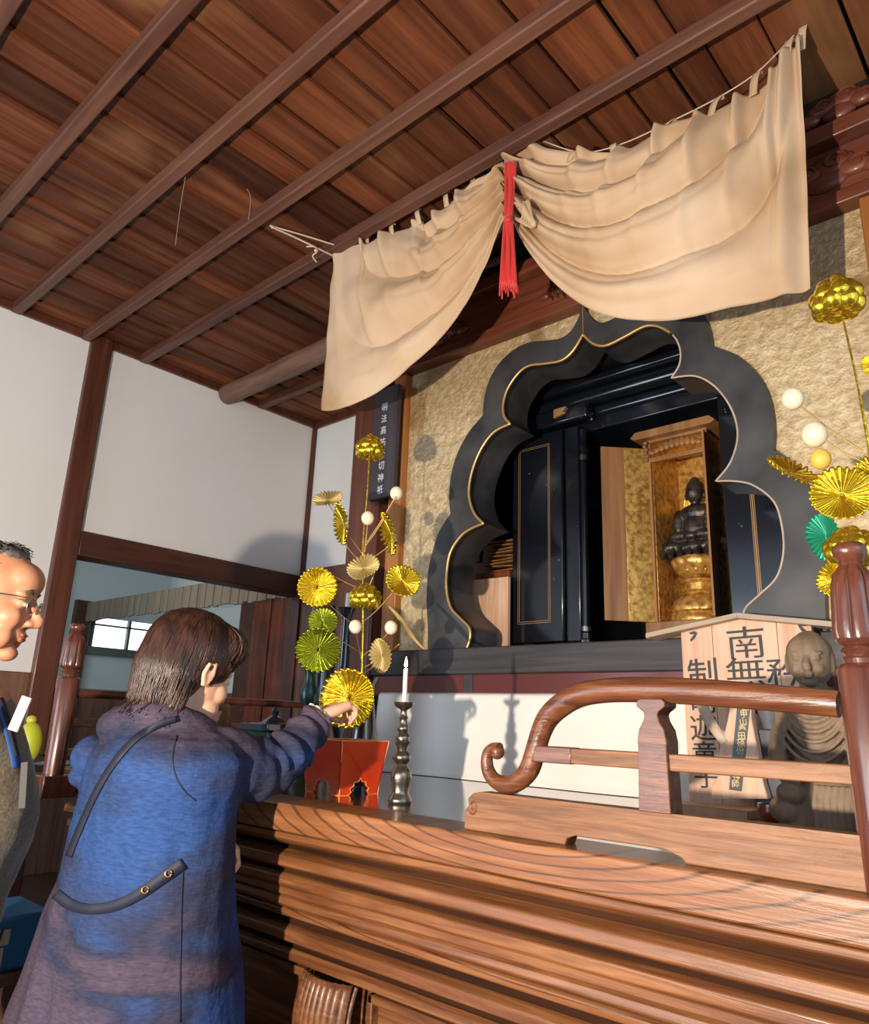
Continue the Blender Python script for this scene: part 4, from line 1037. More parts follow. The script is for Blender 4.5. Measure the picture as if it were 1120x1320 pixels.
# black candle stand with a pale candle behind
by_ = 1.84; bp = Y_(447, 800, by_); bz = lambda py: Y_(447, py, by_).z
bs = thing('black_candle_stand', 'tall black candle stand half hidden behind the foil flowers', 'candle stand', (bp.x, by_, T))
MB().lathe([(0, T), (.06, T), (.055, T + .015), (.022, T + .05), (.016, T + .1), (.028, T + .16), (.018, T + .2), (.016, T + .25), (.03, T + .29), (.02, T + .33), (.018, bz(800)), (.03, bz(788)), (.036, bz(784)), (0, bz(784))], (bp.x, by_, 0), 24).build('stand', 'darkglass', bs, smooth=50)
o = MB().lathe([(0, bz(784)), (.010, bz(784)), (.010, bz(766)), (.008, bz(765)), (0, bz(765))], (bp.x, by_, 0), 16).build('candle', 'wax', origin=(bp.x, by_, bz(784))); tag(o, 'short unlit white candle on the tall black stand', 'candle')
dg_y = 1.70; dp = Y_(415, 830, dg_y)
gz = lambda py: Y_(415, py, dg_y).z
dj = thing('dark_glass_jar', 'dark glossy glass jar behind the greenish foil leaves', 'jar', (dp.x, dg_y, T))
MB().lathe([(0, T), (.05, T), (.052, T + .1), (.05, gz(790)), (.045, gz(782)), (0, gz(780))], (dp.x, dg_y, 0), 28).build('body', 'darkglass', dj, smooth=50)
# dark incense burner
ip = Y_(350, 945, 1.62)
ib = thing('incense_burner', 'dark blue-black square incense burner with a knobbed lid behind the woman\'s arm', 'incense burner', (ip.x, 1.62, T))
iz = lambda py: Y_(350, py, 1.62).z
MB().box(ip.x - .065, ip.x + .065, 1.56, 1.69, T, iz(942)).build('body', 'greenbronze', ib, bevel=.006)
MB().box(ip.x - .08, ip.x + .08, 1.545, 1.705, iz(942), iz(932)).build('rim', 'darkglass', ib, bevel=.004)
MB().lathe([(0, iz(932)), (.05, iz(932)), (.03, iz(926)), (.01, iz(922)), (.014, iz(917)), (.004, iz(911)), (0, iz(911))], (ip.x + .01, 1.62, 0), 20).build('lid', 'darkglass', ib)

# ---- right side: board, tablet, statue, bowl
by1 = 2.03
def sg(px, py): return Y_(px, py, by1)
sb_ = thing('wooden_notice_board', 'pale wooden roofed notice board with large black brush characters', 'sign board', (sg(960, 1000).x, by1, T))
xl, xr = sg(880, 900).x + .004, sg(1050, 850).x; xc = sg(955, 800).x
zpk, zev = sg(958, 800).z + .004, sg(882, 815).z
pw = [(-1, xl, lin(xl, xr, .26)), (0, lin(xl, xr, .26), lin(xl, xr, .755)), (1, lin(xl, xr, .755), xr)]
def rz_(x): return lin(zpk, zev, min(1, abs(x - xc) / (xc - xl)))
for _, a, b_ in pw:
    ps = [(a + .0007, T), (b_ - .0007, T), (b_ - .0007, rz_(b_))] + ([(xc, zpk)] if a < xc < b_ else []) + [(a + .0007, rz_(a))]
    MB().prism(ps, lambda x, z: (x, by1, z), lambda x, z: (x, by1 + .018, z)).build('plank', 'pale', sb_, bevel=.001)
rx0, rx1 = sg(838, 820).x + .0, sg(1075, 790).x
for s2, (a, b_) in enumerate(((rx0, xc), (xc, rx1))):
    za, zb2 = (zpk - (xc - rx0) * (zpk - zev) / (xc - xl) if s2 == 0 else zpk), (zpk if s2 == 0 else zpk - (rx1 - xc) * (zpk - zev) / (xc - xl))
    MB().add([(a, by1 - .03, za), (b_, by1 - .03, zb2), (b_, by1 - .03, zb2 + .014), (a, by1 - .03, za + .014), (a, by1 + .05, za), (b_, by1 + .05, zb2), (b_, by1 + .05, zb2 + .014), (a, by1 + .05, za + .014)],
             [(0, 1, 2, 3), (4, 7, 6, 5), (0, 4, 5, 1), (3, 2, 6, 7), (0, 3, 7, 4), (1, 5, 6, 2)]).build('roof_board', 'paleroof', sb_, bevel=.0015)
def brush(ch, px, py, size_px, m='ink', sx=1.0, par=sb_, y=by1 - .0012, bold=.007):
    c = Y_(px, py, y); k3 = float(np.dot(RM[:, 2], np.array(c) - CAM)) / F
    kk = size_px * k3
    return text_mb(ch, kk, lambda a, b2: (c.x + a * sx - b2 * .03, y, c.z + b2 + a * .05), bold=bold)
for ch, px, py, s3, sx_ in (('南', 961, 828, 41, 1.2), ('無', 961, 867, 39, 1.3), ('大', 958, 905, 32, 1.2), ('制', 905, 867, 36, 1.1), ('吒', 906, 904, 31, 1), ('迦', 907, 938, 32, 1.1), ('童', 908, 971, 30, 1.05), ('子', 910, 1002, 28, 1.1), ('矜', 1010, 866, 36, 1.15), ('羯', 1012, 904, 31, 1)):
    brush(ch, px, py, s3, sx=sx_, bold=0 if ch in '南無' else .006).build('brush_character', 'ink', sb_, smooth=0)
for px, py, s2 in ((893, 820, 1), (1036, 810, -1)):
    c = sg(px, py); kq = .0017
    pts = [(-6, 6), (3, 8), (8, 5), (4, -3), (-3, -9), (-5, -6), (0, 0), (3, 3), (-4, 3)]
    wm = MB(); wm.add([(c.x + s2 * a * kq, by1 - .0012, c.z + b2 * kq) for a, b2 in pts], [tuple(t) for t in tessellate_polygon([[Vector((a, b2, 0)) for a, b2 in pts]])])
    wm.build('leaf_mark', 'ink', sb_, smooth=0)
# roof-less tablet with a dark strip label
ty = 1.93
tq = lambda px, py: Y_(px, py, ty)
tb_ = thing('memorial_tablet', 'pale flared wooden tablet with narrow black and gold label before the notice board', 'tablet', (tq(945, 1030).x, ty, T))
out = [(915, 1030), (917, 1015), (925, 1000), (921, 985), (932, 950), (938, 925), (941, 905), (941, 890), (968, 890), (968, 925), (975, 960), (980, 990), (984, 1010), (990, 1030)]
MB().prism([(tq(*p).x, max(T + .001, tq(*p).z)) for p in out], lambda x, z: (x, ty, z), lambda x, z: (x, ty + .03, z)).build('body', 'pale', tb_, bevel=.003)
lz0, lz1 = tq(948, 1018).z, tq(962, 893).z; lxa, lxb = tq(940, 1018).x, tq(957, 1018).x
lm = MB().add([(tq(940, 1018).x, ty - .002, tq(940, 1018).z), (tq(956, 1020).x, ty - .002, tq(956, 1020).z), (tq(969, 893).x, ty - .002, tq(969, 893).z), (tq(952, 893).x, ty - .002, tq(952, 893).z),
               (tq(940, 1018).x, ty, tq(940, 1018).z), (tq(956, 1020).x, ty, tq(956, 1020).z), (tq(969, 893).x, ty, tq(969, 893).z), (tq(952, 893).x, ty, tq(952, 893).z)], [(0, 1, 2, 3), (4, 7, 6, 5), (0, 4, 5, 1), (1, 5, 6, 2), (2, 6, 7, 3), (3, 7, 4, 0)])
lm.build('label_strip', 'bluelab', tb_, smooth=0, label='dark strip with gold characters')
for i, ch in enumerate('福徳甲山奉田碩份'):
    t = (i + .5) / 8; brush(ch, lin(961, 953.5, t), lin(897, 972, t), 9.6, y=ty - .003, bold=.003).build('gold_character', 'goldpaint', tb_, smooth=0)
for ch, px, py in (('禅', 949, 1000), ('師', 948, 1010)): brush(ch, px, py, 9.6, y=ty - .003, bold=.003).build('gold_character', 'goldpaint', tb_, smooth=0)
# curved wooden prop beside the tablet and little blue-grey box
o = MB().tube(spline([tq(903, 900), tq(912, 925), tq(925, 945), tq(934, 958)], 6), [.017 - .0004 * i for i in range(19)], 10, flat=.4).build('curved_wood_piece', 'paleroof', smooth=60, origin=tuple(tq(915, 940))); tag(o, 'curved weathered wooden piece leaning beside the pale tablet', 'wooden piece')
bq = lambda px, py: Y_(px, py, 1.96)
o = MB().box(bq(965, 950).x, bq(1002, 950).x, 1.965, 2.02, T, bq(980, 940).z).build('small_dark_box', mat('blue_grey_box', (.055, .065, .085), .5), bevel=.003, origin=(bq(980, 950).x, 1.96, T)); tag(o, 'small blue-grey box between the pale tablet and the carved wooden statue', 'box')
vq = MB().lathe([(0, bq(985, 940).z + .001), (.016, bq(985, 940).z + .001), (.02, bq(985, 930).z), (.034, bq(985, 905).z), (.036, bq(985, 890).z), (0, bq(985, 889).z)], (bq(987, 930).x, 1.99, 0), 20)
o = vq.build('grey_vase', mat('grey_glaze', (.13, .14, .17), .3), smooth=50, origin=(bq(987, 930).x, 1.995, bq(985, 940).z)); tag(o, 'squat grey vase on the small blue-grey box', 'vase')
o = MB().box(tq(884, 1045).x, tq(990, 1045).x, 1.80, 1.90, T, T + .02).build('wooden_plinth', 'cabwood', bevel=.002, origin=(tq(930, 1045).x, 1.85, T)); tag(o, 'low flat wooden plinth in front of the pale tablet', 'plinth')
# red round wooden gong / bowl
bo = Y_(990, 1040, 1.72)
o = MB().lathe([(0, T), (.018, T), (.030, T + .012), (.036, T + .03), (.034, T + .044), (.028, T + .043), (.03, T + .03), (0, T + .012)], (bo.x, 1.76, 0), 24).build('red_bowl', mat('dark_red_bowl', (.16, .02, .012), .3, coat=.4), smooth=60, origin=(bo.x, 1.76, T)); tag(o, 'small dark red bowl at the foot of the carved wooden statue', 'bowl')

# carved wooden statue (seated/standing monk figure)
SYY = 1.72
sq = lambda px, py: Y_(px, py, SYY)
hd = sq(1044, 852); cxs = sq(1050, 950); 
kS = float(np.dot(RM[:, 2], np.array(hd) - CAM)) / F
sm = MB()
hw_ = 27 * kS
sm.ell(hd, (hw_, hw_ * 1.02, 34 * kS), n=24, m=18)
sm.ell(hd + Vector((0, .004, 27 * kS)), (hw_ * .62, hw_ * .62, 12 * kS)); sm.ell(hd + Vector((0, 0, 10 * kS)), (hw_ * 1.04, hw_ * 1.05, 26 * kS))
fd = Vector((.12, -1, -.05)).normalized(); sd_ = Vector((1, .12, 0)).normalized()
H_ = lambda f_, s3, z_: hd + fd * f_ * hw_ + sd_ * s3 * hw_ + Vector((0, 0, z_ * hw_))
sm.tube([H_(.9, 0, .25), H_(1.18, 0, -.28)], [.06 * hw_ * 1.8, .19 * hw_], 8); sm.ell(H_(1.08, 0, -.32), (.22 * hw_,) * 3, n=8, m=6)
for s3 in (-1, 1):
    sm.ell(H_(.90, .38 * s3, .10), (.24 * hw_, .14 * hw_, .10 * hw_)); sm.ell(H_(.90, .40 * s3, .32), (.32 * hw_, .12 * hw_, .06 * hw_)); sm.ell(H_(.66, .42 * s3, -.35), (.3 * hw_, .3 * hw_, .3 * hw_))
    sm.ell(H_(.05, 1.0 * s3, -.1), (.10 * hw_, .22 * hw_, .5 * hw_))
sm.ell(H_(.97, 0, -.60), (.28 * hw_, .14 * hw_, .07 * hw_)); sm.ell(H_(.94, 0, -.76), (.24 * hw_, .14 * hw_, .07 * hw_)); sm.ell(H_(.66, 0, -1.0), (.36 * hw_, .3 * hw_, .22 * hw_))
sm.tube([hd + Vector((0, .005, -30 * kS)), hd + Vector((0, .01, -60 * kS))], [.6 * hw_, .8 * hw_], 16)
ax_ = hd.x + .004; zT = hd.z - 38 * kS; zB = T
def ring(z, wx, wy, oy=0, n_=40, amp=0, fr=12): return [(ax_ + wx * math.cos(2 * PI * i / n_) * (1 + amp * math.sin(fr * 2 * PI * i / n_)), SYY + .01 + oy + wy * math.sin(2 * PI * i / n_), z) for i in range(n_)]
hh_ = zT - zB
sm.loft([ring(zB + .0, .088, .062, 0), ring(zB + .06 * hh_, .094, .068, 0), ring(zB + .30 * hh_, .090, .062), ring(zB + .36 * hh_, .074, .050), ring(zB + .55 * hh_, .068, .046), ring(zB + .78 * hh_, .082, .052), ring(zB + .93 * hh_, .066, .044), ring(zB + 1.03 * hh_, .03, .03)])
for i in range(7):   # U folds over the chest
    w_ = .030 + .0075 * i; z0 = zT - .012 - i * .004; dpt = .012 + .0155 * i
    sm.tube([(ax_ + w_ * math.cos(t), SYY + .01 - (.052 + .001 * i) * (.55 + .45 * math.sin(t)), z0 - dpt * math.sin(t)) for t in np.linspace(.02, PI - .02, 22)], .0042, 6)
for i in range(8):  # pleats of the skirt at the lower right
    px_i = ax_ - .002 + .0115 * i; py_i = SYY - .064 + .0022 * i
    sm.tube([(px_i + .004, py_i + .006, zB + .34 * hh_), (px_i, py_i - .006, zB + .2 * hh_), (px_i + .002, py_i - .004, zB + .05 * hh_)], .0062, 6)
for i in range(7): sm.ell((ax_ - .07 + .024 * i, SYY - .055 + .0025 * abs(i - 3), zB + .008), (.012, .01, .009), n=10, m=6)
sm.ell((ax_ - .066, SYY - .03, zB + .15 * hh_), (.034, .04, .03)); sm.ell((ax_ - .05, SYY - .045, zB + .27 * hh_), (.03, .03, .022))
sm.tube(spline([(ax_ - .066, SYY - .0, zT - .05), (ax_ - .074, SYY - .03, zT - .12), (ax_ - .062, SYY - .052, zT - .165), (ax_ - .03, SYY - .06, zT - .17)], 5), [.020] * 8 + [.016] * 8, 10)
sm.tube(spline([(ax_ + .068, SYY - .0, zT - .05), (ax_ + .076, SYY - .03, zT - .12), (ax_ + .05, SYY - .056, zT - .165)], 5), [.024] * 6 + [.018] * 5, 10)
sm = sm.fused(.0028, 1)
o = sm.build('carved_monk_statue', 'statuewood', smooth=180, origin=(ax_, SYY, T)); tag(o, 'old unpainted carved wooden statue of a robed monk behind the right balustrade', 'statue')

# right foil flowers
RY2 = 1.62
r0 = Y_(1105, 760, RY2)
rv_ = thing('tall_black_vase', 'dark vase behind the right newel post holding foil lotus flowers', 'vase', (r0.x + .03, RY2, T))
rvz = Y_(1105, 760, RY2).z
MB().lathe([(0, T), (.04, T), (.045, T + .05), (.05, T + .12), (.03, T + .2), (.022, rvz - .03), (.034, rvz), (0, rvz - .01)], (r0.x + .03, RY2, 0), 28).build('body', 'blackvase', rv_, smooth=50)
ra = thing('foil_lotus_arrangement', 'bright yellow gold foil lotus flowers with large pale beads on the right', 'artificial flowers', (r0.x + .03, RY2, rvz - .01), 'foil lotus arrangements on the altar')
stem(ra, [Y_(1108, 760, RY2), Y_(1128, 660, RY2), Y_(1120, 580, RY2), Y_(1104, 490, RY2), Y_(1085, 405, RY2)], [.004] * 8 + [.003] * 9 + [.0022] * 8, 'foil', 'main_stem')
foilbud(ra, 1078, 384, RY2, 31); foilbud(ra, 1097, 705, RY2 - .04, 32, flat=.8)
disc(ra, 1085, 638, RY2 - .05, 37, 33, 5, 'foil', 21); disc(ra, 1020, 610, RY2 - .02, 34, 15, -28, 'foil', 22); disc(ra, 1066, 692, RY2 - .01, 9, 30, 8, 'green', 23, lab='green and copper foil leaf edge')
disc(ra, 1124, 470, RY2, 9, 13, 0, 'foil', 24); disc(ra, 1130, 610, RY2, 26, 22, 0, 'foil', 25); disc(ra, 1080, 745, RY2 - .02, 26, 14, 60, 'foil', 26)
for b_ in ((1022, 514, 13.5, 'bead'), (1050, 560, 15.5, 'bead'), (1058, 592, 12.5, 'beadyellow')): bead(ra, b_[0], b_[1], RY2, b_[2], b_[3])
for p0, p1 in (((1118, 585), (1030, 522)), ((1120, 598), (1060, 565)), ((1115, 620), (1066, 597)), ((1118, 640), (1040, 618)), ((1118, 690), (1072, 700))): wire(ra, p0, p1, RY2)

# ================================================================== PEOPLE
def normals(mb):
    N = [Vector((0, 0, 0)) for _ in mb.v]
    for f in mb.f:
        a, b_, c_ = mb.v[f[0]], mb.v[f[1]], mb.v[f[2]]
        n_ = (b_ - a).cross(c_ - a)
        for i in f: N[i] += n_
    for n_ in N:
        if n_.length > 0: n_.normalize()
    return N
def ruff(mb, fn):
    N = normals(mb); mb.v = [v + n_ * fn(v) for v, n_ in zip(mb.v, N)]; return mb
def hit(bvh, px, py, off=.004):
    d_ = Vector(ray(px, py)).normalized(); r = bvh.ray_cast(Vector(CAM), d_)
    if r[0] is None: return None
    return r[0] - d_ * off
def ribbon(bvh, pts, w_px, off=.005, th=.002, n=6):
    P = spline([(a, b_, 0) for a, b_ in pts], n); L_, R_ = [], []
    last = None; mb = MB(); rows = []
    for i, p in enumerate(P):
        t = (P[min(i + 1, len(P) - 1)] - P[max(i - 1, 0)]).normalized(); nn = Vector((-t.y, t.x, 0)) * w_px / 2
        a, b_ = hit(bvh, p.x + nn.x, p.y + nn.y, off), hit(bvh, p.x - nn.x, p.y - nn.y, off)
        if a is None or b_ is None: continue
        if (a - b_).length > w_px * .012: continue
        rows.append((a, b_))
    for a, b_ in rows: mb.v += [a, b_]
    mb.f = [(2 * i, 2 * i + 1, 2 * i + 3, 2 * i + 2) for i in range(len(rows) - 1)]
    return mb
def head_mb(k=1.0, nose=1.0, female=False):
    b = MB()
    E = lambda c_, r_: b.ell(tuple(x * k for x in c_), tuple(x * k for x in r_), n=24, m=16)
    E((-.012, 0, .03), (.097, .076, .086)); E((.018, 0, -.03), (.070, .062, .082)); E((.022, 0, -.075), (.052, .052, .040))
    E((.064, 0, -.100), (.022, .026, .017)); E((.073, 0, .016), (.015, .050, .012)); E((.055, 0, .045), (.042, .055, .04))
    b.tube([(.082 * k, 0, .012 * k), (.094 * k * nose, 0, -.012 * k), (.107 * k * nose, 0, -.032 * k)], [.008 * k, .0095 * k, .012 * k], 10)
    E((.104 * nose, 0, -.035), (.013, .0135, .011))
    for s_ in (-1, 1):
        E((.093, .014 * s_, -.039), (.011, .009, .008)); E((.056, .038 * s_, -.032), (.029, .023, .027)); E((.045, .038 * s_, -.07), (.032, .021, .03))
        E((.073, .031 * s_, -.002), (.013, .015, .010))
        b.ell((-.010 * k, .079 * s_ * k, -.004 * k), (.014 * k, .006 * k, .022 * k))
        b.tube([(-.002 * k, .075 * s_ * k, -.035 * k), (.004 * k, .080 * s_ * k, -.01 * k), (-.004 * k, .086 * s_ * k, .018 * k), (-.02 * k, .088 * s_ * k, .012 * k), (-.022 * k, .083 * s_ * k, -.012 * k), (-.008 * k, .077 * s_ * k, -.036 * k)], .0058 * k, 8)
        E((-.008, .078 * s_, -.008), (.013, .005, .022))
    E((.083, 0, -.0615), (.0105, .023, .0050)); E((.081, 0, -.072), (.0105, .020, .0060)); E((.075, 0, -.063), (.014, .03, .016))
    if female: b.tube([(-.015 * k, 0, -.05 * k), (-.012 * k, 0, -.11 * k), (-.010 * k, 0, -.17 * k)], [.052 * k, .050 * k, .054 * k], 20)
    else: b.tube([(-.02 * k, 0, -.05 * k), (-.035 * k, 0, -.11 * k), (-.055 * k, 0, -.19 * k)], [.056 * k, .055 * k, .066 * k], 20)
    return b
def frame_mat(c, f, roll=0):
    f = Vector(f).normalized(); r_ = f.cross(Vector((0, 0, 1))).normalized(); u = r_.cross(f).normalized()
    m = Matrix((f, -r_, u)).transposed().to_4x4(); m = Matrix.Translation(Vector(c)) @ m @ Matrix.Rotation(roll, 4, 'X'); return m
def hand_mb(wrist, d, palm_n, size=.17, curl=(.5, .9, .8), side=1, spread=.12):
    """fingers along d, palm facing palm_n; five separate bent fingers"""
    b = MB(); d = Vector(d).normalized(); n_ = (Vector(palm_n) - d * Vector(palm_n).dot(d)).normalized(); s_ = d.cross(n_).normalized() * side
    w_ = Vector(wrist); L = size
    for i in range(4):
        t = (i - 1.5) / 1.5
        b.tube([w_ + s_ * t * L * .10, w_ + d * L * .28 + s_ * t * L * .17, w_ + d * L * .52 + s_ * t * L * .19], [L * .10, L * .095, L * .075], 10)
    lens = (.40, .46, .43, .34)
    for i in range(4):
        t = (i - 1.5) / 1.5; p = w_ + d * L * .50 + s_ * t * L * .19; a = 0; l = lens[i] * L; pts = [p - d * L * .05, p]
        dd_ = (d + s_ * t * spread).normalized()
        for seg, cu_ in zip((.42, .32, .26), curl):
            a += cu_; dir_ = (dd_ * math.cos(a) + n_ * math.sin(a)); p = p + dir_ * l * seg; pts.append(p)
        b.tube(pts, [L * .052, L * .052, L * .047, L * .042, L * .034], 10); b.ell(pts[-1], L * .034, n=8, m=6)
    p0 = w_ + d * L * .12 - s_ * L * .14; p1 = w_ + d * L * .33 - s_ * L * .30 + n_ * L * .10; p2 = w_ + d * L * .50 - s_ * L * .27 + n_ * L * .24; p3 = w_ + d * L * .62 - s_ * L * .18 + n_ * L * .30
    b.tube([p0, p1, p2, p3], [L * .085, L * .065, L * .055, L * .042], 10); b.ell(p3, L * .042, n=8, m=6)
    return b
def strands(shell, n_, fn, r=.0016, seed=3):
    rr3 = random.Random(seed); b = MB()
    for i in range(n_):
        pts = fn(rr3)
        if pts: b.tube(pts, [r * (1 - .6 * (j / (len(pts) - 1)) ** 2) for j in range(len(pts))], 4, cap=False)
    return b

# ---------------------------------------------------------------- the woman
wsh = Vector((1, .06, 0)).normalized(); wfw = Vector((-.06, 1, 0)).normalized()
KX = .795
def wring(py, L_, R_, d, n_=48, flat=.70, shift=0):
    c = D_((L_ + R_) / 2, py, d); a = (R_ - L_) / 2 * d / F / KX
    return [c + wsh * a * math.cos(2 * PI * i / n_) + wfw * (a * flat * math.sin(2 * PI * i / n_) + shift) for i in range(n_)]
wfeet = D_(150, 1300, 1.62); WB = Vector((wfeet.x, wfeet.y, 0))
wo = thing('person', 'woman in a long blue linen jacket reaching one hand toward the gold flowers', 'person', tuple(WB))
hc = D_(247, 864, 1.66); wf_ = Vector((-.07, .95, -.26)); HM = frame_mat(hc, wf_, .05)
body = head_mb(.98, .95, True).xf(HM)
nk = HM @ Vector((-.010, 0, -.165))
# torso, hips and legs
tor = [(nk, .055), (D_(225, 975, 1.66), .07), (D_(205, 1050, 1.64), .105), (D_(190, 1130, 1.60), .115), (D_(180, 1230, 1.57), .14), (D_(170, 1300, 1.58), .15)]
body.tube([p for p, r in tor], [(r * 1.05, r * .8) for p, r in tor], 24, up=wfw)
hip = tor[-1][0]
for s_ in (-1, 1):
    h0 = hip + wsh * .085 * s_; kn_ = Vector((h0.x, h0.y, .47)) + wfw * .02; an = Vector((h0.x, h0.y, .09)) - wfw * .02
    body.tube([h0, kn_, an], [.082, .055, .038], 16); body.tube([an + Vector((0, 0, -.045)) - wfw * .05, an + Vector((0, 0, -.05)) + wfw * .08, an + Vector((0, 0, -.06)) + wfw * .16], [.036, .036, .026], 12)
# right arm
arm = [(272, 992, 1.575), (315, 996, 1.60), (350, 990, 1.64), (380, 962, 1.70), (400, 932, 1.745), (408, 924, 1.76)]
AP = [D_(*a) for a in arm]
body.tube(spline(AP, 4), [.050] * 5 + [.044] * 5 + [.038] * 5 + [.030] * 6, 14)
hd_ = (D_(436, 912, 1.80) - AP[-1]).normalized()
body.join(hand_mb(AP[-1], hd_, Vector((.1, .3, -1)), .15, (.75, 1.15, .8), side=-1))
# left arm, hand resting low in front
LA = [D_(190, 985, 1.72), D_(215, 1060, 1.72), D_(255, 1070, 1.69), D_(276, 1072, 1.68)]
body.tube(spline(LA, 4), [.045] * 4 + [.04] * 4 + [.028] * 5, 12)
body.join(hand_mb(LA[-1], (D_(300, 1096, 1.67) - LA[-1]), Vector((.3, -.1, -1)), .14, (.6, .9, .7), side=1))
body = body.fused(.0038, 3)
body.build('body', 'skin_w', wo, smooth=180)
for s_ in (-1, 1):
    h0 = hip + wsh * .085 * s_; c0 = Vector((h0.x, h0.y, 0))
    MB().tube([h0 + Vector((0, 0, -.02)), Vector((c0.x, c0.y, .47)) + wfw * .02, Vector((c0.x, c0.y, .09)) - wfw * .02], [.10, .08, .07], 20).build('trouser_leg', 'trousers', wo)
    MB().ell(c0 + wfw * .05 + Vector((0, 0, .035)), (.05, .13, .045), Matrix.Rotation(-.22, 3, 'Z')).build('shoe', 'black', wo)
# jacket
jk = MB()
jk.loft([wring(925, 208, 268, 1.61, flat=.9), wring(938, 172, 285, 1.61), wring(952, 140, 305, 1.60), wring(975, 122, 318, 1.59), wring(1005, 112, 312, 1.58), wring(1040, 103, 300, 1.58), wring(1085, 92, 299, 1.58),
         wring(1130, 80, 297, 1.58), wring(1170, 66, 297, 1.58), wring(1215, 52, 300, 1.58), wring(1260, 38, 303, 1.58), wring(1320, 14, 303, 1.58), wring(1400, 10, 303, 1.58), wring(1460, 14, 300, 1.60)])
sl_ = [(262, 985, 1.56, 44), (290, 985, 1.57, 47), (318, 992, 1.595, 42), (345, 991, 1.63, 35), (368, 975, 1.66, 32), (388, 953, 1.70, 28), (403, 934, 1.735, 24), (411, 924, 1.75, 20)]
SP_ = spline([D_(a, b_, d) for a, b_, d, r in sl_], 6); srad = []
for i in range(len(SP_)):
    r = interp(i / 6, list(range(8)), [q[3] * q[2] / F for q in sl_]); srad.append(r * (1 + .05 * math.sin(i * 1.35) * min(1, max(0, (i - 8) / 8))))
jk.tube(SP_, srad, 24)
LP_ = spline([D_(165, 975, 1.66), D_(190, 1050, 1.71), D_(240, 1068, 1.70), D_(268, 1072, 1.685)], 5); jk.tube(LP_, [.068] * 6 + [.055] * 5 + [.04] * 5, 16)
# draped hood behind the neck and the cuff of folded cloth at the far shoulder
jk.tube(spline([D_(150, 938, 1.60), D_(175, 925, 1.56), D_(205, 925, 1.54), D_(235, 925, 1.56), D_(262, 930, 1.60)], 5), [.030, .032, .034, .036, .038, .038, .038, .038, .038, .038, .036, .034, .032, .030, .028, .026, .024, .022, .02, .018, .016], 12)
jk.ell(D_(190, 945, 1.56), (.07, .05, .035)); jk.ell(D_(160, 938, 1.585), (.05, .055, .042)); jk.ell(D_(168, 926, 1.62), (.045, .05, .03)); jk.ell(D_(205, 915, 1.62), (.05, .06, .035)); jk.ell(D_(122, 975, 1.60), (.034, .05, .045)); jk.ell(D_(118, 1000, 1.60), (.026, .05, .03))
jk = jk.fused(.0055, 4)
sA, sB = SP_[4], SP_[-1]; sdir = (sB - sA).normalized()
def wr_(v):
    q = .006 * mnoise.noise(Vector((v.x * 9, v.y * 9, v.z * 3.2))) + .0035 * mnoise.noise(Vector((v.x * 26, v.y * 26, v.z * 9)))
    t = (v - sA).dot(sdir)
    if .04 < t < .40 and (v - sA - sdir * t).length < .09: q += .006 * math.sin(t * 130 + 5 * mnoise.noise(v * 14)) * min(1, (t - .04) / .08)
    elif v.z < 1.12: q += .007 * math.sin((v.x * .97 - v.y * .22) * 46 + v.z * 2.5 + 2.5 * mnoise.noise(v * 4)) * min(1, (1.15 - v.z) * 2.2)
    return q
ruff(jk, wr_); jbvh = BVHTree.FromPolygons(jk.v, jk.f)
jo = jk.build('jacket', 'linen', wo, smooth=180)
ribbon(jbvh, [(228, 926), (200, 936), (172, 954), (146, 984), (124, 1020), (104, 1064), (88, 1104)], 8, .006).build('bag_strap', 'strap', wo, smooth=180, solid=.002, label='dark navy cross-body strap')
ribbon(jbvh, [(72, 1152), (90, 1166), (115, 1172), (145, 1168), (175, 1155), (205, 1135), (236, 1113)], 14, .005).build('back_belt', 'strap', jo, smooth=180, solid=.003, label='curved navy belt across the back')
for a in ((187, 1147), (217, 1126)):
    q = hit(jbvh, a[0], a[1], .010); n_ = tocam(q); R = orient(n_)
    MB().tube([q + R @ Vector((.0058 * math.cos(t), .0058 * math.sin(t), 0)) for t in np.linspace(0, 2 * PI, 17)], .0017, 8).build('eyelet', 'eyelet', jo, smooth=180)
seam = ribbon(jbvh, [(236, 1118), (234, 1160), (233, 1210), (232, 1260), (232, 1318)], 1.6, .002)
seam.build('side_seam', 'strap', jo, smooth=180, solid=.001)
arms = ribbon(jbvh, [(228, 948), (222, 975), (226, 1000), (238, 1020), (252, 1032)], 1.6, .002); arms.build('armhole_seam', 'strap', jo, smooth=180, solid=.001)
# lace cuff
cq = AP[-1]; cd_ = (AP[-1] - AP[-2]).normalized(); a_, b2_ = frame(cd_)
MB().tube([cq + cd_ * .004 + (a_ * math.cos(t) + b2_ * math.sin(t)) * (.031 + .003 * math.sin(9 * t)) for t in np.linspace(0, 2 * PI, 60)], .0035, 6).build('lace_cuff', 'lace', jo, smooth=180)
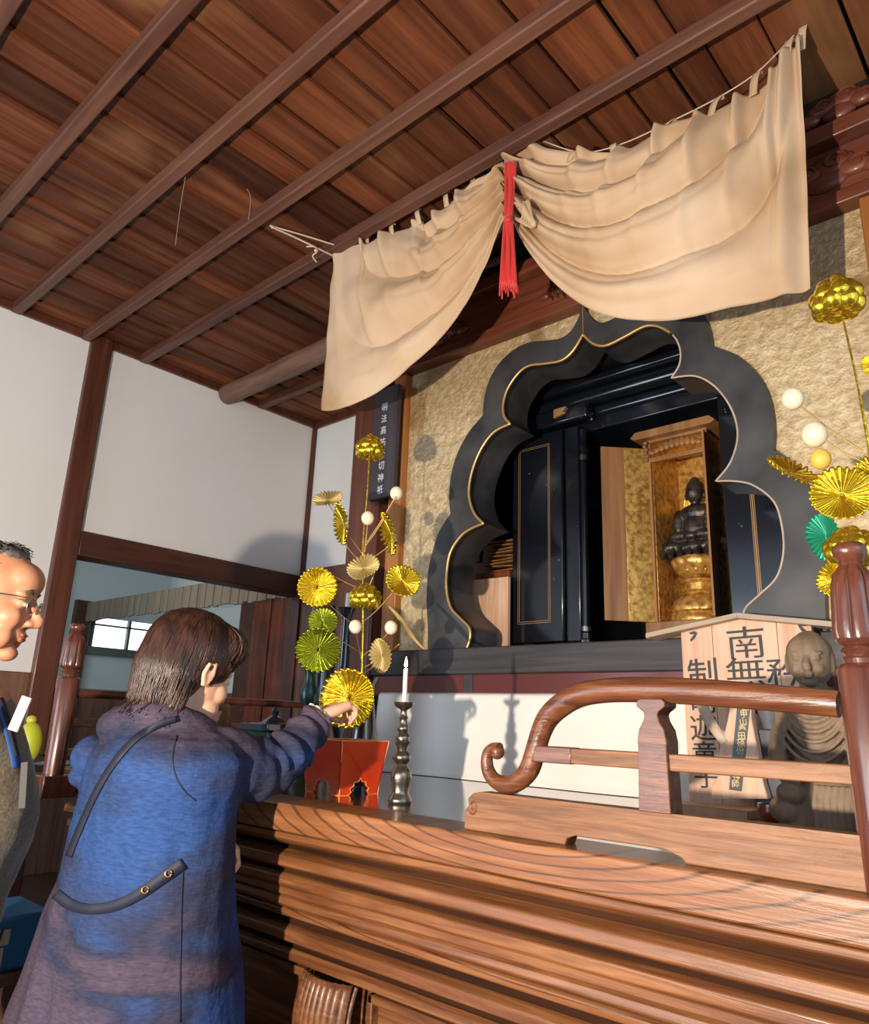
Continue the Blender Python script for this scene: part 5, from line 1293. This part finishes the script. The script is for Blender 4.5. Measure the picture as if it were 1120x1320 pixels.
# hair
hs = MB()
E2 = lambda c_, r_: hs.ell(c_, r_, n=28, m=18)
E2((-.018, 0, .036), (.107, .088, .094)); E2((-.05, 0, -.01), (.077, .082, .085)); E2((-.060, 0, -.075), (.052, .068, .056)); E2((.045, 0, .072), (.052, .068, .044)); E2((.035, -.03, .07), (.06, .055, .045))
hs.tube([(-.05, -.055, -.06), (-.045, -.058, -.10), (-.04, -.052, -.125)], [.03, .022, .012], 10); hs.tube([(-.05, .055, -.06), (-.05, .06, -.10), (-.06, .062, -.125)], [.03, .024, .012], 10)
hs = hs.fused(.004, 3)
hb = BVHTree.FromPolygons(hs.v, hs.f)
def wst(r_):
    az = r_.uniform(-PI, PI); front = abs(az) < 1.0
    e0 = r_.uniform(50, 88) if r_.random() < .6 else r_.uniform(0, 60); e1 = r_.uniform(12, 24) if front else (r_.uniform(-25, -8) if abs(az) < 1.75 else r_.uniform(-62, -48))
    if e0 <= e1: return None
    pts = []; wv_ = r_.uniform(-.08, .08)
    for j in range(9):
        t = j / 8; e = math.radians(lin(e0, e1, t)); a = az + wv_ * math.sin(t * 4) + .25 * t * (-1 if az > 0 else 1) * (1 if front else 0)
        d_ = Vector((math.cos(e) * math.cos(a), math.cos(e) * math.sin(a), math.sin(e)))
        h_ = hb.ray_cast(Vector((-.02, 0, 0)) + d_ * .4, -d_)
        if h_[0] is None: return None
        off = .0015 + (.008 * r_.random() * max(0, t - .6) if not front else .001)
        pts.append(h_[0] + d_ * off)
    if not front and abs(az) > 1.75: pts.append(pts[-1] + Vector((-.004 + r_.uniform(-.014, .006), r_.uniform(-.008, .008), -.012 - r_.uniform(0, .014))))
    return pts
hs.join(strands(hb, 900, wst, .0019)); hs.xf(HM)
hs.build('hair', 'hair_w', wo, smooth=180)

# ---------------------------------------------------------------- the man
mc = D_(-17, 771, 1.55); mf_ = Vector((.56, .83, -.10)); MM = frame_mat(mc, mf_, 0)
mo = thing('person', 'man in profile wearing thin spectacles and a brown wool top at the left edge', 'person', (mc.x - .05, mc.y - .02, 0))
mfw = Vector((.56, .83, 0)).normalized(); msh = Vector((.83, -.56, 0)).normalized()
mb_ = head_mb(1.03, 1.0).xf(MM); nk = MM @ Vector((-.055, 0, -.18))
def mring(py, L_, R_, d, n_=40, k=1):
    c = D_((L_ + R_) / 2, py, d); a = (R_ - L_) / 2 * d / F
    return [c + mfw * a * math.cos(2 * PI * i / n_) * k + msh * (a * 1.15 * math.sin(2 * PI * i / n_)) for i in range(n_)]
mb_.loft([mring(885, -90, 5, 1.53), mring(930, -120, 12, 1.52), mring(1000, -130, 26, 1.52), mring(1060, -130, 28, 1.52), mring(1130, -120, 8, 1.52), mring(1200, -135, -25, 1.52), mring(1300, -165, -45, 1.52)])
mh = D_(-110, 1300, 1.52)
for s_ in (-1, 1):
    h0 = mh + msh * .09 * s_; an = Vector((h0.x, h0.y, .09))
    mb_.tube([h0, Vector((h0.x, h0.y, .48)), an], [.085, .058, .042], 16); mb_.tube([an + Vector((0, 0, -.04)) - mfw * .05, an + Vector((0, 0, -.055)) + mfw * .17], [.04, .03], 12)
    sh = D_(-55, 925, 1.52) + msh * .19 * s_; el = sh + Vector((0, 0, -.28)) - mfw * .05; wr2 = el + Vector((0, 0, -.22)) - mfw * .04
    mb_.tube([D_(-55, 925, 1.52) + msh * .1 * s_, sh, el, wr2], [.06, .055, .042, .028], 14)
    mb_.join(hand_mb(wr2, Vector((.1, .05, -1)), -msh * s_, .18, (.2, .3, .3), side=s_))
mb_ = mb_.fused(.0038, 6); mb_.build('body', 'skin_m', mo, smooth=180)
sw_ = MB(); sw_.loft([mring(882, -82, -6, 1.53), mring(905, -105, 10, 1.52), mring(940, -125, 22, 1.52), mring(985, -132, 34, 1.52), mring(1015, -134, 38, 1.52), mring(1050, -134, 39, 1.52), mring(1085, -130, 32, 1.52), mring(1120, -125, 18, 1.52), mring(1160, -120, 2, 1.52), mring(1210, -130, -12, 1.52)])
for s_ in (-1, 1):
    sh = D_(-55, 925, 1.52) + msh * .19 * s_; el = sh + Vector((0, 0, -.28)) - mfw * .05; wr2 = el + Vector((0, 0, -.21)) - mfw * .04
    sw_.tube([D_(-55, 925, 1.52) + msh * .08 * s_, sh, el, wr2], [.075, .07, .055, .04], 16)
sw_ = ruff(sw_.fused(.006, 4), lambda v: .006 * mnoise.noise(v * 9) + .003 * mnoise.noise(v * 25)); mbv = BVHTree.FromPolygons(sw_.v, sw_.f)
so = sw_.build('wool_top', 'wool', mo, smooth=180)
for s_ in (-1, 1):
    h0 = mh + msh * .09 * s_
    MB().tube([h0 + Vector((0, 0, .10)), Vector((h0.x, h0.y, .48)), Vector((h0.x, h0.y, .06))], [.10, .080, .07], 18).build('trouser_leg', 'trousers', mo)
    MB().ell(Vector((h0.x, h0.y, .04)) + mfw * .07, (.15, .055, .05), Matrix.Rotation(math.atan2(mfw.y, mfw.x), 3, 'Z')).build('shoe', 'black', mo)
# collar, lanyard, badge, paper
co = MB().tube(spline([MM @ Vector((-.05 + .066 * math.cos(t), .062 * math.sin(t), -.155 - .03 * math.cos(t))) for t in np.linspace(0, 2 * PI, 13)], 4), .012, 8); co.build('collar', 'shirtdark', so, smooth=180)
r_ = ribbon(mbv, [(-4, 895), (4, 915), (11, 940), (17, 965), (22, 990)], 12, .006, n=6)
if len(r_.f): r_.build('lanyard', 'lanyard', mo, smooth=180, solid=.002)
r_ = ribbon(mbv, [(1, 900), (9, 925), (16, 950), (22, 975)], 5, .010)
if len(r_.f): r_.build('dark_placket', 'shirtdark', so, smooth=180, solid=.002)
q = D_(30, 1012, 1.44)
rt_ = Vector(RM[:, 0]); up_ = Vector(-RM[:, 1])
MB().obox(q, (.014, .003, .085), Matrix((Vector((.745, .666, 0)), Vector((-.666, .745, 0)), Vector((0, 0, 1)))).transposed() @ Matrix.Rotation(-.12, 3, 'Y')).build('name_badge', 'badge', mo, bevel=.001)
q = D_(26, 920, 1.44)
MB().obox(q, (.02, .006, .066), Matrix((Vector((.745, .666, 0)), Vector((-.666, .745, 0)), Vector((0, 0, 1)))).transposed() @ Matrix.Rotation(.25, 3, 'Y')).build('folded_paper', 'paper', mo, bevel=.001)
# face details
for s_ in (-1, 1):
    MB().ell((.083, .031 * s_, -.0035), (.0065, .012, .0055), n=12, m=8).xf(MM).build('eye', 'eye', mo, smooth=180)
    MB().ell((.0885, .030 * s_, -.0045), (.003, .0045, .0045), n=10, m=8).xf(MM).build('iris', 'black', mo, smooth=180)
    MB().tube([(.088, .014 * s_, .020), (.089, .030 * s_, .026), (.080, .050 * s_, .020)], [.0028, .0034, .0018], 6).xf(MM).build('eyebrow', 'hair_m', mo, smooth=180)
MB().ell((.0905, 0, -.0635), (.006, .021, .0032), n=14, m=8).ell((.0885, 0, -.0725), (.006, .019, .0038), n=14, m=8).xf(MM).build('lips', 'lips', mo, smooth=180)
gl_ = MB(); ln = []
for s_ in (-1, 1):
    rim = [(.101 - .12 * (.034 * s_ + .021 * math.cos(t)) * s_, .034 * s_ + .0215 * math.cos(t), -.006 + .0165 * math.sin(t)) for t in np.linspace(0, 2 * PI, 25)]
    gl_.tube(rim, .0011, 6)
    gl_.tube([(.094, .055 * s_, .002), (.07, .074 * s_, .003), (.0, .086 * s_, .006), (-.02, .088 * s_, -.004)], .0015, 6)
    MB().add(rim[:-1], [tuple(range(24))]).xf(MM).build('lens', 'lens', mo, smooth=0, solid=.0008)
gl_.tube([(.101, -.013, -.002), (.106, 0, .002), (.101, .013, -.002)], .0012, 6)
gl_.xf(MM).build('spectacle_frame', 'metalframe', mo, smooth=180, label='thin pale metal spectacle frame')
hm = MB(); hm.ell((-.034, 0, .040), (.088, .084, .084), n=28, m=18); hm.ell((-.065, 0, -.02), (.045, .070, .06)); hm.ell((.02, 0, .090), (.040, .055, .026)); hm = hm.fused(.004, 3)
hb2 = BVHTree.FromPolygons(hm.v, hm.f)
def mst(r_):
    az = r_.uniform(-PI, PI); front = abs(az) < .9
    e0 = r_.uniform(20, 88); e1 = e0 - r_.uniform(12, 26)
    if front and e1 < 50: return None
    if not front and abs(az) < 1.7 and e1 < 8: return None
    pts = []
    for j in range(6):
        t = j / 5; e = math.radians(lin(e0, e1, t)); a = az + .2 * t * (r_.random() - .5)
        d_ = Vector((math.cos(e) * math.cos(a), math.cos(e) * math.sin(a), math.sin(e)))
        h_ = hb2.ray_cast(Vector((-.02, 0, 0)) + d_ * .4, -d_)
        if h_[0] is None: return None
        pts.append(h_[0] + d_ * (.001 + .012 * t * r_.random()))
    return pts
# only the part above the hairline stays as a shell
hm.join(strands(hb2, 700, mst, .0013, 5)); hm.xf(MM); hm.build('hair', 'hair_m', mo, smooth=180)

# ================================================================== DARK CORNER ON THE LEFT
def lft(px, py, x=-2.95): return X_(px, py, x)
lb = thing('low_dark_table', 'low black table in the dark corner to the left of the altar', 'table', (-3.15, 1.0, 0))
tzc = Z_(60, 1165, 0).z
tp = X_(60, 1042, -3.0); tz_ = X_(37, 986, -2.92).z
MB().box(-3.6, -2.84, .6, 1.36, tz_ - .03, tz_).build('tabletop', 'black', lb, bevel=.004)
for x in (-3.55, -2.89):
    for y in (.65, 1.31): MB().box(x - .03, x + .03, y - .03, y + .03, 0, tz_ - .03).build('leg', 'black', lb)
MB().box(-3.5, -2.9, .7, 1.3, .42, .44).build('shelf', 'black', lb)
pp = X_(80, 1038, -2.98)
for i, lab in enumerate(('loose white paper sheet on the low dark table, upper one', 'loose white paper sheet on the low dark table, lower one')):
    o = MB().obox((pp.x + .02 * i, pp.y - .05 * i, tz_ + .004 - .0016 * i), (.13, .18, .0012), Matrix.Rotation(.3 + .4 * i, 3, 'Z')).build('paper_sheet', 'papergrey', origin=(pp.x, pp.y, tz_)); tag(o, lab, 'paper', 'papers on the low dark table')
yg = X_(37, 958, -2.92)
cit = thing('yellow_green_fruit', 'large yellow-green fruit on the low dark table behind the man', 'fruit', (yg.x, yg.y, tz_))
rz0 = yg.z - tz_
MB().ell((yg.x, yg.y, tz_ + rz0), (.045, .045, rz0), n=24, m=16).build('rind', 'yellowgreen', cit, smooth=180)
MB().ell((yg.x - .01, yg.y, tz_ + 2 * rz0 + .006), (.018, .018, .016), n=16, m=12).build('top_knob', 'yellowgreen', cit, smooth=180)
bbp = X_(14, 1205, -2.45)
bb = thing('blue_storage_box', 'blue plastic box with white paper labels low on the left behind the man', 'box', (bbp.x, bbp.y, 0))
bz0, bz1 = X_(14, 1235, -2.45).z, X_(14, 1168, -2.45).z
MB().box(bbp.x - .12, bbp.x + .12, bbp.y - .22, bbp.y + .06, bz0, bz1).build('body', 'bluebox', bb, bevel=.01)
MB().box(bbp.x + .1205, bbp.x + .1215, bbp.y - .16, bbp.y - .05, lin(bz0, bz1, .50), lin(bz0, bz1, .78)).build('paper_label', 'paper', bb)
MB().box(bbp.x + .1205, bbp.x + .1215, bbp.y - .16, bbp.y - .06, lin(bz0, bz1, .12), lin(bz0, bz1, .46)).build('paper_label', 'paper', bb)
mk = MB()
for i in range(4): mk.obox((bbp.x + .1222, bbp.y - .14 + .022 * i, lin(bz0, bz1, .64) + .008 * (i % 2)), (.0008, .008, .035), Matrix.Rotation(.7 - .3 * i, 3, 'X'))
mk.build('label_mark', 'ink', bb)
MB().tube([(bbp.x + .1225, bbp.y - .11 + .025 * math.cos(t), lin(bz0, bz1, .29) + .02 * math.sin(t)) for t in np.linspace(0, 5.4, 18)], .003, 6).build('red_print', 'charm', bb)
bst = thing('wooden_stool', 'dark wooden stool carrying the blue plastic box', 'stool', (bbp.x, bbp.y - .08, 0))
MB().box(bbp.x - .14, bbp.x + .14, bbp.y - .24, bbp.y + .08, bz0 - .03, bz0 - .001).build('seat', 'brownwall', bst, bevel=.004)
for sx2 in (-.12, .12):
    for sy2 in (-.22, .06): MB().box(bbp.x + sx2 - .015, bbp.x + sx2 + .015, bbp.y + sy2 - .015, bbp.y + sy2 + .015, 0, bz0 - .03).build('leg', 'brownwall', bst)
pg = X_(57, 1100, -3.0)
bag = MB().ell((pg.x, pg.y, .44 + .095), (.07, .09, .08), n=22, m=16); bag = ruff(bag, lambda v: .02 * mnoise.noise(v * 18))
o = bag.build('plastic_bag', 'plastic', smooth=60, origin=(pg.x, pg.y, .44)); tag(o, 'crumpled translucent plastic bag on the shelf of the low dark table', 'bag')
